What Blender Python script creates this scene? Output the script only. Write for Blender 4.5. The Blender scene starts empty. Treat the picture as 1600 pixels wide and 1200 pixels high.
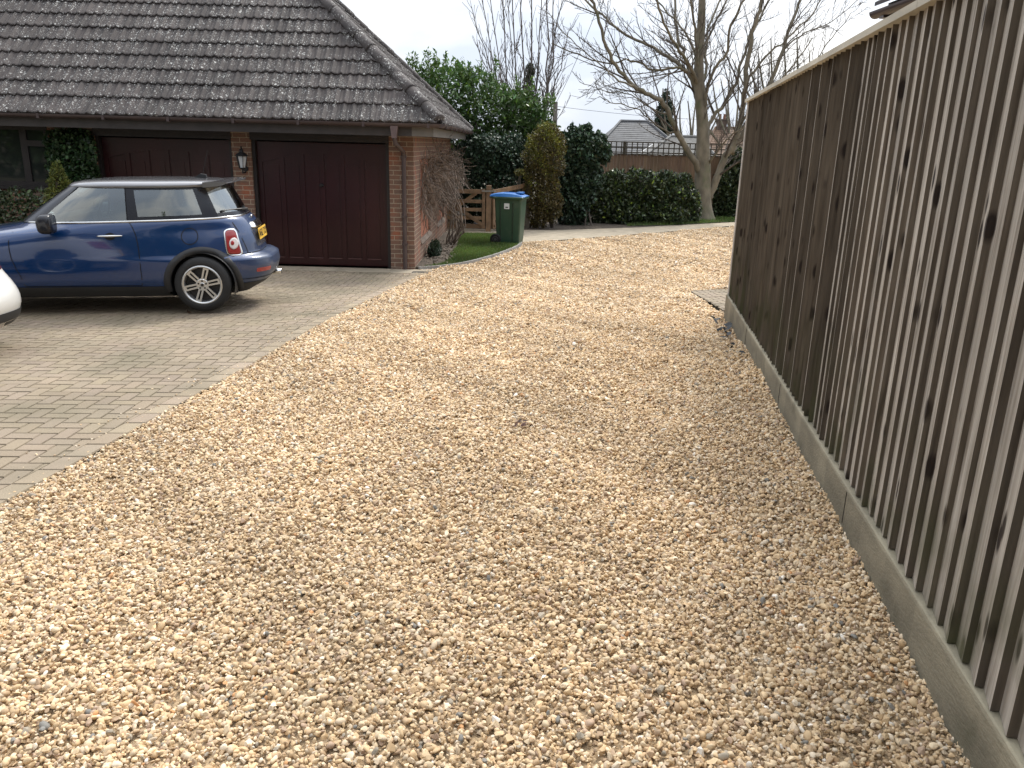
import bpy, bmesh, math, random
import numpy as np
from mathutils import Vector, Matrix, noise as mnoise

# ------------------------------------------------------------------ camera, world, sun, exposure
scn = bpy.context.scene
col = scn.collection
F_PX = 1240.0; TH = math.atan(375 / F_PX); RO = .026; CZ = 1.66
_s, _c, _sr, _cr = math.sin(TH), math.cos(TH), math.sin(RO), math.cos(RO)
Fw = Vector((0, _c, -_s)); Rt = Vector((_cr, _sr * _s, _sr * _c)); Up = Vector((-_sr, _cr * _s, _cr * _c))
cam = bpy.data.cameras.new('camera'); camo = bpy.data.objects.new('camera', cam); col.objects.link(camo)
cam.sensor_width = 36; cam.lens = 36 * F_PX / 1600; cam.clip_start = .05; cam.clip_end = 2000
m3 = Matrix((Rt, Up, -Fw)).transposed()
camo.matrix_world = Matrix.Translation((0, 0, CZ)) @ m3.to_4x4()
scn.camera = camo
scn.view_settings.view_transform = 'Standard'; scn.view_settings.look = 'None'
scn.view_settings.gamma = 1; scn.view_settings.exposure = 0.80
try: scn.cycles.max_bounces = 6; scn.cycles.transparent_max_bounces = 12
except Exception: pass

SUN_EL, SUN_AZ = math.radians(50), math.radians(28)      # azimuth clockwise from +Y
w = bpy.data.worlds.new('World'); scn.world = w; w.use_nodes = True
nt = w.node_tree; N = nt.nodes; L = nt.links; N.clear()
wo = N.new('ShaderNodeOutputWorld'); bg = N.new('ShaderNodeBackground'); L.new(bg.outputs[0], wo.inputs[0])
sky = N.new('ShaderNodeTexSky'); sky.sky_type = 'NISHITA'; sky.sun_disc = False
sky.sun_elevation = SUN_EL; sky.sun_rotation = SUN_AZ; sky.dust_density = 2.5
tc = N.new('ShaderNodeTexCoord'); mp = N.new('ShaderNodeMapping'); mp.inputs['Scale'].default_value = (1.0, 1.0, 2.6)
L.new(tc.outputs['Generated'], mp.inputs[0])
nz = N.new('ShaderNodeTexNoise'); nz.inputs['Scale'].default_value = 2.3; nz.inputs['Detail'].default_value = 7; nz.inputs['Roughness'].default_value = .5
L.new(mp.outputs[0], nz.inputs['Vector'])
cr = N.new('ShaderNodeValToRGB'); cr.color_ramp.elements[0].position = .43; cr.color_ramp.elements[0].color = (4.3, 4.75, 5.5, 1)
cr.color_ramp.elements[1].position = .60; cr.color_ramp.elements[1].color = (7.2, 7.15, 7.1, 1)
L.new(nz.outputs[0], cr.inputs[0])
# the cloud is brightest towards the veiled sun and low over the horizon ahead
dp = N.new('ShaderNodeVectorMath'); dp.operation = 'DOT_PRODUCT'
L.new(tc.outputs['Generated'], dp.inputs[0])
dp.inputs[1].default_value = (math.sin(SUN_AZ) * math.cos(SUN_EL*.6), math.cos(SUN_AZ) * math.cos(SUN_EL*.6), math.sin(SUN_EL*.6))
mr = N.new('ShaderNodeMapRange'); mr.inputs['From Min'].default_value = -.6; mr.inputs['From Max'].default_value = 1
mr.inputs['To Min'].default_value = .55; mr.inputs['To Max'].default_value = 1.22
L.new(dp.outputs['Value'], mr.inputs['Value'])
ml = N.new('ShaderNodeVectorMath'); ml.operation = 'SCALE'; L.new(cr.outputs[0], ml.inputs[0]); L.new(mr.outputs[0], ml.inputs['Scale'])
# an overcast dome is brighter overhead than at the horizon
sz = N.new('ShaderNodeSeparateXYZ'); L.new(tc.outputs['Generated'], sz.inputs[0])
zr = N.new('ShaderNodeMapRange'); zr.inputs['From Min'].default_value = .16; zr.inputs['From Max'].default_value = .8; zr.inputs['To Min'].default_value = 1; zr.inputs['To Max'].default_value = 2.3
L.new(sz.outputs['Z'], zr.inputs['Value']); ml2 = N.new('ShaderNodeVectorMath'); ml2.operation = 'SCALE'; L.new(ml.outputs[0], ml2.inputs[0]); L.new(zr.outputs[0], ml2.inputs['Scale']); ml = ml2
mx = N.new('ShaderNodeMixRGB'); mx.inputs[0].default_value = .9; L.new(sky.outputs[0], mx.inputs[1]); L.new(ml.outputs[0], mx.inputs[2])
L.new(mx.outputs[0], bg.inputs[0]); bg.inputs[1].default_value = .098

sl = bpy.data.lights.new('sun', 'SUN'); sl.energy = 1.8; sl.angle = math.radians(14); sl.color = (1, .95, .87)
so = bpy.data.objects.new('sun', sl); col.objects.link(so)
sd = Vector((math.sin(SUN_AZ) * math.cos(SUN_EL), math.cos(SUN_AZ) * math.cos(SUN_EL), math.sin(SUN_EL)))
so.rotation_euler = sd.to_track_quat('Z', 'Y').to_euler(); so.location = (8, 10, 20)

# ------------------------------------------------------------------ geometry of the place
def ray(px, py): return Fw + (px - 800) / F_PX * Rt + (600 - py) / F_PX * Up
def at(px, py, D):
    d = ray(px, py); t = D / d.y; return Vector((d.x * t, D, CZ + d.z * t))
def sm(t):
    t = np.clip(t, 0, 1); return t * t * (3 - 2 * t)
ZF = -.42
def H(x, y):
    fade = 1 - sm((y - 7) / 6)
    return .02 * np.clip(x, -9, 9) * fade - .018 * np.clip(y, -5, 13) - .186 * sm((y - 6.5) / 7)

# ------------------------------------------------------------------ helpers
def tag(o, label=None, cat=None, group=None, kind=None):
    if label: o['label'] = label
    if cat: o['category'] = cat
    if group: o['group'] = group
    if kind: o['kind'] = kind
    return o
def empty(name, loc, label=None, cat=None, group=None, rz=0):
    o = bpy.data.objects.new(name, None); col.objects.link(o); o.location = loc; o.rotation_euler = (0, 0, rz)
    o.empty_display_size = .2
    return tag(o, label, cat, group)

class MB:
    """collects shapes in world (or thing) coordinates, then links them as one mesh object"""
    def __init__(s): s.v = []; s.f = []; s.c = []; s.uv = []
    def add(s, vs, fs, c=(1, 1, 1)):
        b = len(s.v); s.v += [tuple(p) for p in vs]; s.f += [tuple(i + b for i in f) for f in fs]; s.c += [c] * len(vs)
    def box(s, a, b, c=(1, 1, 1), rz=0, o=None, tilt=None):
        (x0, y0, z0), (x1, y1, z1) = a, b
        vs = [Vector(p) for p in ((x0,y0,z0),(x1,y0,z0),(x1,y1,z0),(x0,y1,z0),(x0,y0,z1),(x1,y0,z1),(x1,y1,z1),(x0,y1,z1))]
        if rz or o:
            R = Matrix.Rotation(rz, 3, 'Z'); o = Vector(o or (0, 0, 0)); vs = [R @ p + o for p in vs]
        s.add(vs, [(0,3,2,1),(4,5,6,7),(0,1,5,4),(1,2,6,5),(2,3,7,6),(3,0,4,7)], c)
    def bar(s, a, b, w, h, c=(1,1,1), up=(0,0,1)):
        a, b = Vector(a), Vector(b); d = (b - a).normalized(); sd = d.cross(Vector(up)).normalized(); u = sd.cross(d)
        vs = [p + sd * (w/2) * i + u * (h/2) * j for p in (a, b) for i, j in ((-1,-1),(1,-1),(1,1),(-1,1))]
        s.add(vs, [(0,1,2,3),(7,6,5,4),(0,4,5,1),(1,5,6,2),(2,6,7,3),(3,7,4,0)], c)
    def tube(s, pts, rs, n=6, c=(1,1,1), cap=True):
        pts = [Vector(p) for p in pts]
        if not hasattr(rs, '__len__'): rs = [rs] * len(pts)
        ref = None; rings = []; b0 = len(s.v); vs = []
        for i, p in enumerate(pts):
            d = (pts[min(i+1, len(pts)-1)] - pts[max(i-1, 0)])
            if d.length < 1e-9: d = Vector((0,0,1))
            d.normalize()
            if ref is None: ref = d.orthogonal().normalized()
            ref = (ref - d * ref.dot(d))
            if ref.length < 1e-6: ref = d.orthogonal()
            ref.normalize(); bi = d.cross(ref)
            for k in range(n):
                a = 2 * math.pi * k / n; vs.append(p + (ref * math.cos(a) + bi * math.sin(a)) * rs[i])
        fs = []
        for i in range(len(pts) - 1):
            for k in range(n):
                k2 = (k + 1) % n; fs.append((i*n+k, i*n+k2, (i+1)*n+k2, (i+1)*n+k))
        if cap: fs.append(tuple(range(n))[::-1]); fs.append(tuple((len(pts)-1)*n + k for k in range(n)))
        s.add(vs, fs, c)
    def lathe(s, prof, n=32, o=(0,0,0), axis='Z', c=(1,1,1), seg=None):
        vs = []; o = Vector(o)
        for r, h in prof:
            for k in range(n):
                a = 2 * math.pi * k / n; x, y = r * math.cos(a), r * math.sin(a)
                vs.append(o + (Vector((x, y, h)) if axis == 'Z' else Vector((x, h, y))))
        fs = []
        for i in range(len(prof) - 1):
            for k in range(n):
                k2 = (k+1) % n; q = (i*n+k, i*n+k2, (i+1)*n+k2, (i+1)*n+k); fs.append(q if axis == 'Z' else q[::-1])
        s.add(vs, fs, c)
    def prism(s, poly, d, c=(1,1,1)):
        """poly: list of 3d points, extruded by vector d"""
        n = len(poly); d = Vector(d); P = [Vector(p) for p in poly]
        s.add(P + [p + d for p in P], [tuple(range(n))[::-1], tuple(range(n, 2*n))] + [(i, (i+1) % n, n + (i+1) % n, n + i) for i in range(n)], c)
    def build(s, name, mat, parent=None, smooth=False, uv=None, local=False):
        me = bpy.data.meshes.new(name); me.from_pydata(s.v, [], s.f); me.update()
        a = me.color_attributes.new('col', 'FLOAT_COLOR', 'POINT')
        a.data.foreach_set('color', np.c_[np.array(s.c, dtype=np.float32).reshape(-1, 3), np.ones(len(s.v), np.float32)].ravel())
        if uv: boxuv(me)
        if smooth: me.polygons.foreach_set('use_smooth', [True] * len(me.polygons))
        me.materials.append(mat)
        o = bpy.data.objects.new(name, me); col.objects.link(o)
        if parent is not None: adopt(o, parent, local)
        return o
def adopt(o, parent, local=False):
    o.parent = parent
    if not local:
        M_ = Matrix.Translation(parent.location) @ Matrix.Rotation(parent.rotation_euler[2], 4, 'Z')
        p = parent
        while p.parent: p = p.parent
        if p is not parent: M_ = Matrix.Translation(p.location) @ Matrix.Rotation(p.rotation_euler[2], 4, 'Z')
        if p is not parent: o.matrix_parent_inverse = Matrix.Identity(4); 
        if p is parent: o.matrix_parent_inverse = M_.inverted()
    return o
def boxuv(me):
    uvl = me.uv_layers.new(name='UVMap'); co = [v.co for v in me.vertices]
    for p in me.polygons:
        n = p.normal
        for li in p.loop_indices:
            v = co[me.loops[li].vertex_index]
            if abs(n.z) > .8: uvl.data[li].uv = (v.x, v.y)
            elif abs(n.y) >= abs(n.x): uvl.data[li].uv = (v.x, v.z)
            else: uvl.data[li].uv = (v.y, v.z)
def npmesh(name, V, Fc, C, mat, parent=None, smooth=False):
    """V (n,3), Fc (m,k), C (n,3) numpy"""
    me = bpy.data.meshes.new(name); n, (m, k) = len(V), Fc.shape
    me.vertices.add(n); me.vertices.foreach_set('co', V.astype(np.float32).ravel())
    me.loops.add(m * k); me.loops.foreach_set('vertex_index', Fc.astype(np.int32).ravel())
    me.polygons.add(m); me.polygons.foreach_set('loop_start', np.arange(0, m*k, k, dtype=np.int32)); me.polygons.foreach_set('loop_total', np.full(m, k, np.int32))
    me.update(calc_edges=True)
    a = me.color_attributes.new('col', 'FLOAT_COLOR', 'POINT'); a.data.foreach_set('color', np.c_[C, np.ones(n)].astype(np.float32).ravel())
    if smooth: me.polygons.foreach_set('use_smooth', [True] * m)
    me.materials.append(mat); o = bpy.data.objects.new(name, me); col.objects.link(o)
    if parent is not None: adopt(o, parent)
    return o

# ------------------------------------------------------------------ materials
def base_mat(name):
    m = bpy.data.materials.new(name); m.use_nodes = True
    return m, m.node_tree, m.node_tree.nodes['Principled BSDF']
def M(name, c, rough=.6, metal=0, var=.15, vs=6, bump=0, bs=60, attr=True, stretch=None, spec=.5, coat=0, var2=None, dirt=None):
    m, t, b = base_mat(name); n = t.nodes; l = t.links
    tcn = n.new('ShaderNodeTexCoord'); mpn = n.new('ShaderNodeMapping'); l.new(tcn.outputs['Object'], mpn.inputs[0])
    if stretch: mpn.inputs['Scale'].default_value = stretch
    no = n.new('ShaderNodeTexNoise'); no.inputs['Scale'].default_value = vs; no.inputs['Detail'].default_value = 6; l.new(mpn.outputs[0], no.inputs['Vector'])
    r = n.new('ShaderNodeValToRGB'); e = r.color_ramp.elements
    e[0].position = .3; e[1].position = .7
    c2 = var2 or tuple(min(1, x * (1 + var)) for x in c)
    e[0].color = (*[x * (1 - var) for x in c], 1); e[1].color = (*c2, 1)
    l.new(no.outputs[0], r.inputs[0]); out = r.outputs[0]
    if attr:
        at_ = n.new('ShaderNodeVertexColor'); at_.layer_name = 'col'
        mu = n.new('ShaderNodeMixRGB'); mu.blend_type = 'MULTIPLY'; mu.inputs[0].default_value = 1
        l.new(out, mu.inputs[1]); l.new(at_.outputs[0], mu.inputs[2]); out = mu.outputs[0]
    if dirt:
        dc, dscale, lo, hi = dirt
        d = n.new('ShaderNodeTexNoise'); d.inputs['Scale'].default_value = dscale; d.inputs['Detail'].default_value = 8; l.new(tcn.outputs['Object'], d.inputs['Vector'])
        dr = n.new('ShaderNodeMapRange'); dr.inputs['From Min'].default_value = lo; dr.inputs['From Max'].default_value = hi; l.new(d.outputs[0], dr.inputs['Value'])
        mu = n.new('ShaderNodeMixRGB'); l.new(dr.outputs[0], mu.inputs[0]); l.new(out, mu.inputs[1]); mu.inputs[2].default_value = (*dc, 1); out = mu.outputs[0]
    l.new(out, b.inputs['Base Color']); b.inputs['Roughness'].default_value = rough; b.inputs['Metallic'].default_value = metal
    b.inputs['Specular IOR Level'].default_value = spec
    if coat: b.inputs['Coat Weight'].default_value = coat; b.inputs['Coat Roughness'].default_value = .04
    if bump:
        bn = n.new('ShaderNodeTexNoise'); bn.inputs['Scale'].default_value = bs; bn.inputs['Detail'].default_value = 5; l.new(mpn.outputs[0], bn.inputs['Vector'])
        bp = n.new('ShaderNodeBump'); bp.inputs['Strength'].default_value = bump; bp.inputs['Distance'].default_value = .02; l.new(bn.outputs[0], bp.inputs['Height']); l.new(bp.outputs[0], b.inputs['Normal'])
    return m
def leafmat(name, c, rough=.45, trans=.25, var=.35, spec=.5):
    m, t, b = base_mat(name); n = t.nodes; l = t.links
    at_ = n.new('ShaderNodeVertexColor'); at_.layer_name = 'col'
    mu = n.new('ShaderNodeMixRGB'); mu.blend_type = 'MULTIPLY'; mu.inputs[0].default_value = 1; mu.inputs[1].default_value = (*c, 1); l.new(at_.outputs[0], mu.inputs[2])
    l.new(mu.outputs[0], b.inputs['Base Color']); b.inputs['Roughness'].default_value = rough; b.inputs['Specular IOR Level'].default_value = spec
    tr = n.new('ShaderNodeBsdfTranslucent'); l.new(mu.outputs[0], tr.inputs[0]); ms = n.new('ShaderNodeMixShader'); ms.inputs[0].default_value = trans
    l.new(b.outputs[0], ms.inputs[1]); l.new(tr.outputs[0], ms.inputs[2]); l.new(ms.outputs[0], n['Material Output'].inputs[0])
    return m
def brickmat(name, c1, c2, c3, mortar):
    m, t, b = base_mat(name); n = t.nodes; l = t.links
    tcn = n.new('ShaderNodeTexCoord')
    br = n.new('ShaderNodeTexBrick'); br.inputs['Scale'].default_value = 1; br.inputs['Brick Width'].default_value = .225; br.inputs['Row Height'].default_value = .075
    br.inputs['Mortar Size'].default_value = .0055; br.inputs['Mortar Smooth'].default_value = .15; br.inputs['Bias'].default_value = -.15
    br.inputs['Color1'].default_value = (*c1, 1); br.inputs['Color2'].default_value = (*c2, 1); br.inputs['Mortar'].default_value = (*mortar, 1)
    l.new(tcn.outputs['UV'], br.inputs['Vector'])
    # per-brick variation: white noise on the brick cell
    no = n.new('ShaderNodeTexNoise'); no.inputs['Scale'].default_value = 3.1; no.inputs['Detail'].default_value = 2; l.new(tcn.outputs['UV'], no.inputs['Vector'])
    mr_ = n.new('ShaderNodeMapRange'); mr_.inputs['From Min'].default_value = .52; mr_.inputs['From Max'].default_value = .7; l.new(no.outputs[0], mr_.inputs['Value'])
    inv = n.new('ShaderNodeMath'); inv.operation = 'SUBTRACT'; inv.inputs[0].default_value = 1; l.new(br.outputs['Fac'], inv.inputs[1])
    mu0 = n.new('ShaderNodeMath'); mu0.operation = 'MULTIPLY'; l.new(mr_.outputs[0], mu0.inputs[0]); l.new(inv.outputs[0], mu0.inputs[1])
    m1 = n.new('ShaderNodeMixRGB'); l.new(mu0.outputs[0], m1.inputs[0]); l.new(br.outputs[0], m1.inputs[1]); m1.inputs[2].default_value = (*c3, 1)
    n2 = n.new('ShaderNodeTexNoise'); n2.inputs['Scale'].default_value = 45; n2.inputs['Detail'].default_value = 5; l.new(tcn.outputs['UV'], n2.inputs['Vector'])
    r2 = n.new('ShaderNodeMapRange'); r2.inputs['To Min'].default_value = .62; r2.inputs['To Max'].default_value = 1.38; l.new(n2.outputs[0], r2.inputs['Value'])
    m2 = n.new('ShaderNodeVectorMath'); m2.operation = 'SCALE'; l.new(m1.outputs[0], m2.inputs[0]); l.new(r2.outputs[0], m2.inputs['Scale'])
    l.new(m2.outputs[0], b.inputs['Base Color']); b.inputs['Roughness'].default_value = .85
    bp = n.new('ShaderNodeBump'); bp.invert = True; bp.inputs['Strength'].default_value = .7; bp.inputs['Distance'].default_value = .008; l.new(br.outputs['Fac'], bp.inputs['Height']); l.new(bp.outputs[0], b.inputs['Normal'])
    return m
def tilemat(name, c, c2):
    m, t, b = base_mat(name); n = t.nodes; l = t.links
    tcn = n.new('ShaderNodeTexCoord'); out = None
    no = n.new('ShaderNodeTexNoise'); no.inputs['Scale'].default_value = 2.2; no.inputs['Detail'].default_value = 9; l.new(tcn.outputs['Object'], no.inputs['Vector'])
    r = n.new('ShaderNodeValToRGB'); r.color_ramp.elements[0].position = .35; r.color_ramp.elements[1].position = .68
    r.color_ramp.elements[0].color = (*c, 1); r.color_ramp.elements[1].color = (*c2, 1); l.new(no.outputs[0], r.inputs[0]); out = r.outputs[0]
    at_ = n.new('ShaderNodeVertexColor'); at_.layer_name = 'col'
    mu = n.new('ShaderNodeMixRGB'); mu.blend_type = 'MULTIPLY'; mu.inputs[0].default_value = 1; l.new(out, mu.inputs[1]); l.new(at_.outputs[0], mu.inputs[2]); out = mu.outputs[0]
    g = n.new('ShaderNodeTexNoise'); g.inputs['Scale'].default_value = 70; g.inputs['Detail'].default_value = 3; l.new(tcn.outputs['Object'], g.inputs['Vector'])
    gr = n.new('ShaderNodeMapRange'); gr.inputs['To Min'].default_value = .55; gr.inputs['To Max'].default_value = 1.45; l.new(g.outputs[0], gr.inputs['Value'])
    sc = n.new('ShaderNodeVectorMath'); sc.operation = 'SCALE'; l.new(out, sc.inputs[0]); l.new(gr.outputs[0], sc.inputs['Scale']); out = sc.outputs[0]
    # lichen spots (growth on the tiles)
    for s_, thr, cc, cut in ((13, .17, (.50, .50, .47), .62), (27, .24, (.42, .42, .40), .50), (50, .28, (.30, .30, .28), .5)):
        wv = n.new('ShaderNodeTexNoise'); wv.inputs['Scale'].default_value = s_ * 2.5; l.new(tcn.outputs['Object'], wv.inputs['Vector'])
        ws = n.new('ShaderNodeVectorMath'); ws.operation = 'MULTIPLY_ADD'; l.new(wv.outputs['Color'], ws.inputs[0]); ws.inputs[1].default_value = (.5 / s_,) * 3; l.new(tcn.outputs['Object'], ws.inputs[2])
        vo = n.new('ShaderNodeTexVoronoi'); vo.inputs['Scale'].default_value = s_; l.new(ws.outputs[0], vo.inputs['Vector'])
        lt = n.new('ShaderNodeMapRange'); lt.inputs['From Min'].default_value = thr + .06; lt.inputs['From Max'].default_value = thr; l.new(vo.outputs['Distance'], lt.inputs['Value'])
        sx = n.new('ShaderNodeSeparateColor'); l.new(vo.outputs['Color'], sx.inputs[0])
        gt = n.new('ShaderNodeMath'); gt.operation = 'GREATER_THAN'; gt.inputs[1].default_value = cut; l.new(sx.outputs[0], gt.inputs[0])
        pa = n.new('ShaderNodeTexNoise'); pa.inputs['Scale'].default_value = 3.5; l.new(tcn.outputs['Object'], pa.inputs['Vector'])
        pr_ = n.new('ShaderNodeMapRange'); pr_.inputs['From Min'].default_value = .36; pr_.inputs['From Max'].default_value = .56; l.new(pa.outputs[0], pr_.inputs['Value'])
        a1 = n.new('ShaderNodeMath'); a1.operation = 'MULTIPLY'; l.new(lt.outputs[0], a1.inputs[0]); l.new(gt.outputs[0], a1.inputs[1])
        a2 = n.new('ShaderNodeMath'); a2.operation = 'MULTIPLY'; l.new(a1.outputs[0], a2.inputs[0]); l.new(pr_.outputs[0], a2.inputs[1])
        mm = n.new('ShaderNodeMixRGB'); l.new(a2.outputs[0], mm.inputs[0]); l.new(out, mm.inputs[1]); mm.inputs[2].default_value = (*cc, 1); out = mm.outputs[0]
    l.new(out, b.inputs['Base Color']); b.inputs['Roughness'].default_value = .8
    bp = n.new('ShaderNodeBump'); bp.inputs['Strength'].default_value = .4; bp.inputs['Distance'].default_value = .01; l.new(g.outputs[0], bp.inputs['Height']); l.new(bp.outputs[0], b.inputs['Normal'])
    return m

m_brick = brickmat('brick', (.185, .098, .066), (.135, .088, .066), (.27, .095, .05), (.36, .30, .22))
m_tile = tilemat('roof_tile', (.035, .029, .028), (.062, .052, .049))
m_door = M('door_paint', (.028, .0058, .0062), rough=.30, var=.25, vs=3, stretch=(1, 1, .3), bump=.08, bs=40, spec=.5)
m_darkwood = M('dark_stained_wood', (.018, .013, .012), rough=.55, var=.3, bump=.2)
m_fascia = M('fascia_paint', (.050, .043, .042), rough=.5, var=.2)
m_soffit = M('soffit_end', (.17, .16, .145), rough=.6)
m_gutter = M('gutter_plastic', (.065, .046, .045), rough=.4, var=.15)
m_gravel = M('gravel_bed', (.38, .28, .17), rough=.9, var=.45, vs=55, bump=1, bs=60)
m_pave = M('block_paving', (.262, .210, .150), rough=.85, var=.14, vs=1.1, bump=.35, bs=120, dirt=((.17, .145, .095), 1.3, .46, .74))
m_joint = M('paving_joint', (.07, .055, .034), rough=.95, var=.4, vs=12, dirt=((.05, .065, .02), 1.5, .5, .7))
m_slab = M('pale_slab', (.36, .305, .225), rough=.9, var=.2, vs=5, bump=.3, bs=70)
m_kerb = M('kerb_stone', (.27, .26, .245), rough=.85, var=.2, vs=7)
m_lawn = M('lawn_soil', (.07, .11, .03), rough=.95, var=.4, vs=9, bump=.8)
m_soil = M('soil', (.075, .058, .042), rough=.95, var=.5, vs=14, bump=1, bs=30)
m_ground = M('ground_earth', (.10, .085, .055), rough=.95, var=.4, vs=3)
m_bark = M('bark', (.17, .148, .108), rough=.85, var=.35, vs=6, stretch=(1, 1, .5), bump=.6, bs=18, dirt=((.12, .13, .07), 2.5, .55, .75))
m_twig = M('twig_bark', (.095, .078, .064), rough=.85, var=.3)
m_twig2 = M('grey_twig', (.125, .105, .098), rough=.85, var=.3)
m_vine = M('dead_vine', (.15, .115, .09), rough=.85, var=.4, vs=9)
m_laurel = leafmat('laurel_leaf', (.052, .098, .030), rough=.35, trans=.25)
m_ivy = leafmat('ivy_leaf', (.028, .052, .030), rough=.5, trans=.12)
m_gold = leafmat('golden_leaf', (.115, .115, .030), rough=.55, trans=.25)
m_hedge = leafmat('hedge_leaf', (.042, .062, .028), rough=.38, trans=.15)
m_conifer = leafmat('conifer_leaf', (.10, .115, .022), rough=.7, trans=.2)
m_grass = leafmat('grass_blade', (.125, .20, .045), rough=.6, trans=.3)
m_gate = M('gate_timber', (.20, .125, .070), rough=.7, var=.3, vs=8, bump=.3)
m_backfence = M('back_fence_boards', (.20, .13, .082), rough=.8, var=.3, vs=7, stretch=(6, 6, .4))
m_trellis = M('trellis_timber', (.085, .072, .052), rough=.8, var=.2)
m_black = M('black_plastic', (.012, .012, .013), rough=.5, var=.1, attr=False)
m_metal = M('galvanised_metal', (.32, .32, .31), rough=.4, metal=.9, attr=False)

# ------------------------------------------------------------------ the ground
def grid_sheet(name, x0, x1, y0, y1, st, mat, dz=0, kind='structure', rough=0):
    nx, ny = int((x1-x0)/st)+1, int((y1-y0)/st)+1
    X, Y = np.meshgrid(np.linspace(x0, x1, nx), np.linspace(y0, y1, ny)); Z = H(X, Y) + dz
    V = np.stack([X.ravel(), Y.ravel(), Z.ravel()], 1)
    i = np.arange(nx*ny).reshape(ny, nx); Fc = np.stack([i[:-1,:-1].ravel(), i[:-1,1:].ravel(), i[1:,1:].ravel(), i[1:,:-1].ravel()], 1)
    o = npmesh(name, V, Fc, np.ones((len(V), 3)), mat, smooth=True); tag(o, kind=kind); return o
g = MB(); g.add([(-400,-200,-.56),(400,-200,-.56),(400,700,-.56),(-400,700,-.56)], [(0,1,2,3)]); tag(g.build('ground', m_ground), kind='structure')

def inpoly(P, x, y):
    c = np.zeros(x.shape, bool); n = len(P); j = n - 1
    for i in range(n):
        xi, yi, xj, yj = P[i][0], P[i][1], P[j][0], P[j][1]
        c ^= ((yi > y) != (yj > y)) & (x < (xj - xi) * (y - yi) / (yj - yi + 1e-12) + xi); j = i
    return c
def chaikin(P, k=2):
    for _ in range(k):
        Q = [P[0]]
        for a, b in zip(P, P[1:]):
            Q += [(a[0]*.75+b[0]*.25, a[1]*.75+b[1]*.25), (a[0]*.25+b[0]*.75, a[1]*.25+b[1]*.75)]
        P = Q + [P[-1]]
    return P
KERB = [(-2.56, -2), (-2.56, 2.2), (-2.50, 3.59), (-2.41, 4.3), (-2.30, 5.3), (-2.16, 6.44), (-2.02, 8.24), (-1.82, 10.2), (-1.62, 12.0), (-1.50, 12.93)]
EDGE = chaikin([(-1.62, 13.36), (-1.16, 13.69), (-.75, 14.3), (-.29, 15.5), (.05, 16.7), (.13, 17.35), (.05, 17.6)], 2)
PATHE = [(.13, 17.57), (1.4, 18.59), (3.1, 20.09), (5.1, 21.84), (6.2, 23.0), (7.5, 24.6)]
FX = lambda y: 1.08 + .152 * y           # fence line on the ground
GR = KERB + [(-1.50, 13.2)] + EDGE + PATHE + [(10, 24.6), (10, 11), (3.3, 11.9), (2.55, 11.5), (2.42, 8.9), (FX(1), 1), (FX(-2), -2)]
def kx(y): return np.interp(y, [p[1] for p in KERB], [p[0] for p in KERB])
def bumps(x, y):
    tr_ = -.018*np.exp(-((x-(-.75-.012*y))/.22)**2) - .018*np.exp(-((x-(.72+.02*y))/.22)**2)      # faint wheel tracks
    bank = .032*np.exp(-np.clip(1.08 + .152*y - x, 0, 9)/.13) * (y < 9.2)      # shingle heaped against the fence
    return bank + (tr_ + .014*np.sin(2.1*x+.7*y+.4) + .010*np.sin(3.7*x-1.9*y) + .009*np.sin(1.3*y+5.1*x+2) + .008*np.sin(6.3*x+4.7*y) + .006*np.sin(11.3*x-7.7*y+1) + .005*np.sin(9.1*y+8.3*x)) * np.clip((x - kx(y)) * 3, 0, 1)
def poly_sheet(name, P, mat, z, thick=0, parent=None):
    bm = bmesh.new(); vs = [bm.verts.new((p[0], p[1], z)) for p in P]
    es = [bm.edges.new((vs[i], vs[(i+1) % len(vs)])) for i in range(len(vs))]
    bmesh.ops.triangle_fill(bm, use_beauty=True, use_dissolve=False, edges=es)
    for f in bm.faces:
        if f.normal.z < 0: f.normal_flip()
    if thick:
        r = bmesh.ops.extrude_face_region(bm, geom=list(bm.faces)); 
        for v in [e for e in r['geom'] if isinstance(e, bmesh.types.BMVert)]: v.co.z -= thick
    me = bpy.data.meshes.new(name); bm.to_mesh(me); bm.free()
    a = me.color_attributes.new('col', 'FLOAT_COLOR', 'POINT'); a.data.foreach_set('color', [1.0] * (4 * len(me.vertices)))
    me.materials.append(mat); o = bpy.data.objects.new(name, me); col.objects.link(o); return o

# gravel bed following the fall of the ground
X, Y = np.meshgrid(np.linspace(-3, 10, 131), np.linspace(-2, 25, 271))
V = np.stack([X.ravel(), Y.ravel(), (H(X, Y) + bumps(X, Y) - .006).ravel()], 1)
i = np.arange(X.size).reshape(X.shape); Fc = np.stack([i[:-1,:-1].ravel(), i[:-1,1:].ravel(), i[1:,1:].ravel(), i[1:,:-1].ravel()], 1)
cen = V[Fc].mean(1); keep = inpoly([(p[0], p[1]) for p in GR], cen[:,0], cen[:,1])
o = npmesh('gravel_bed', V, Fc[keep], np.ones((len(V), 3)), m_gravel, smooth=True); tag(o, kind='structure')

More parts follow.
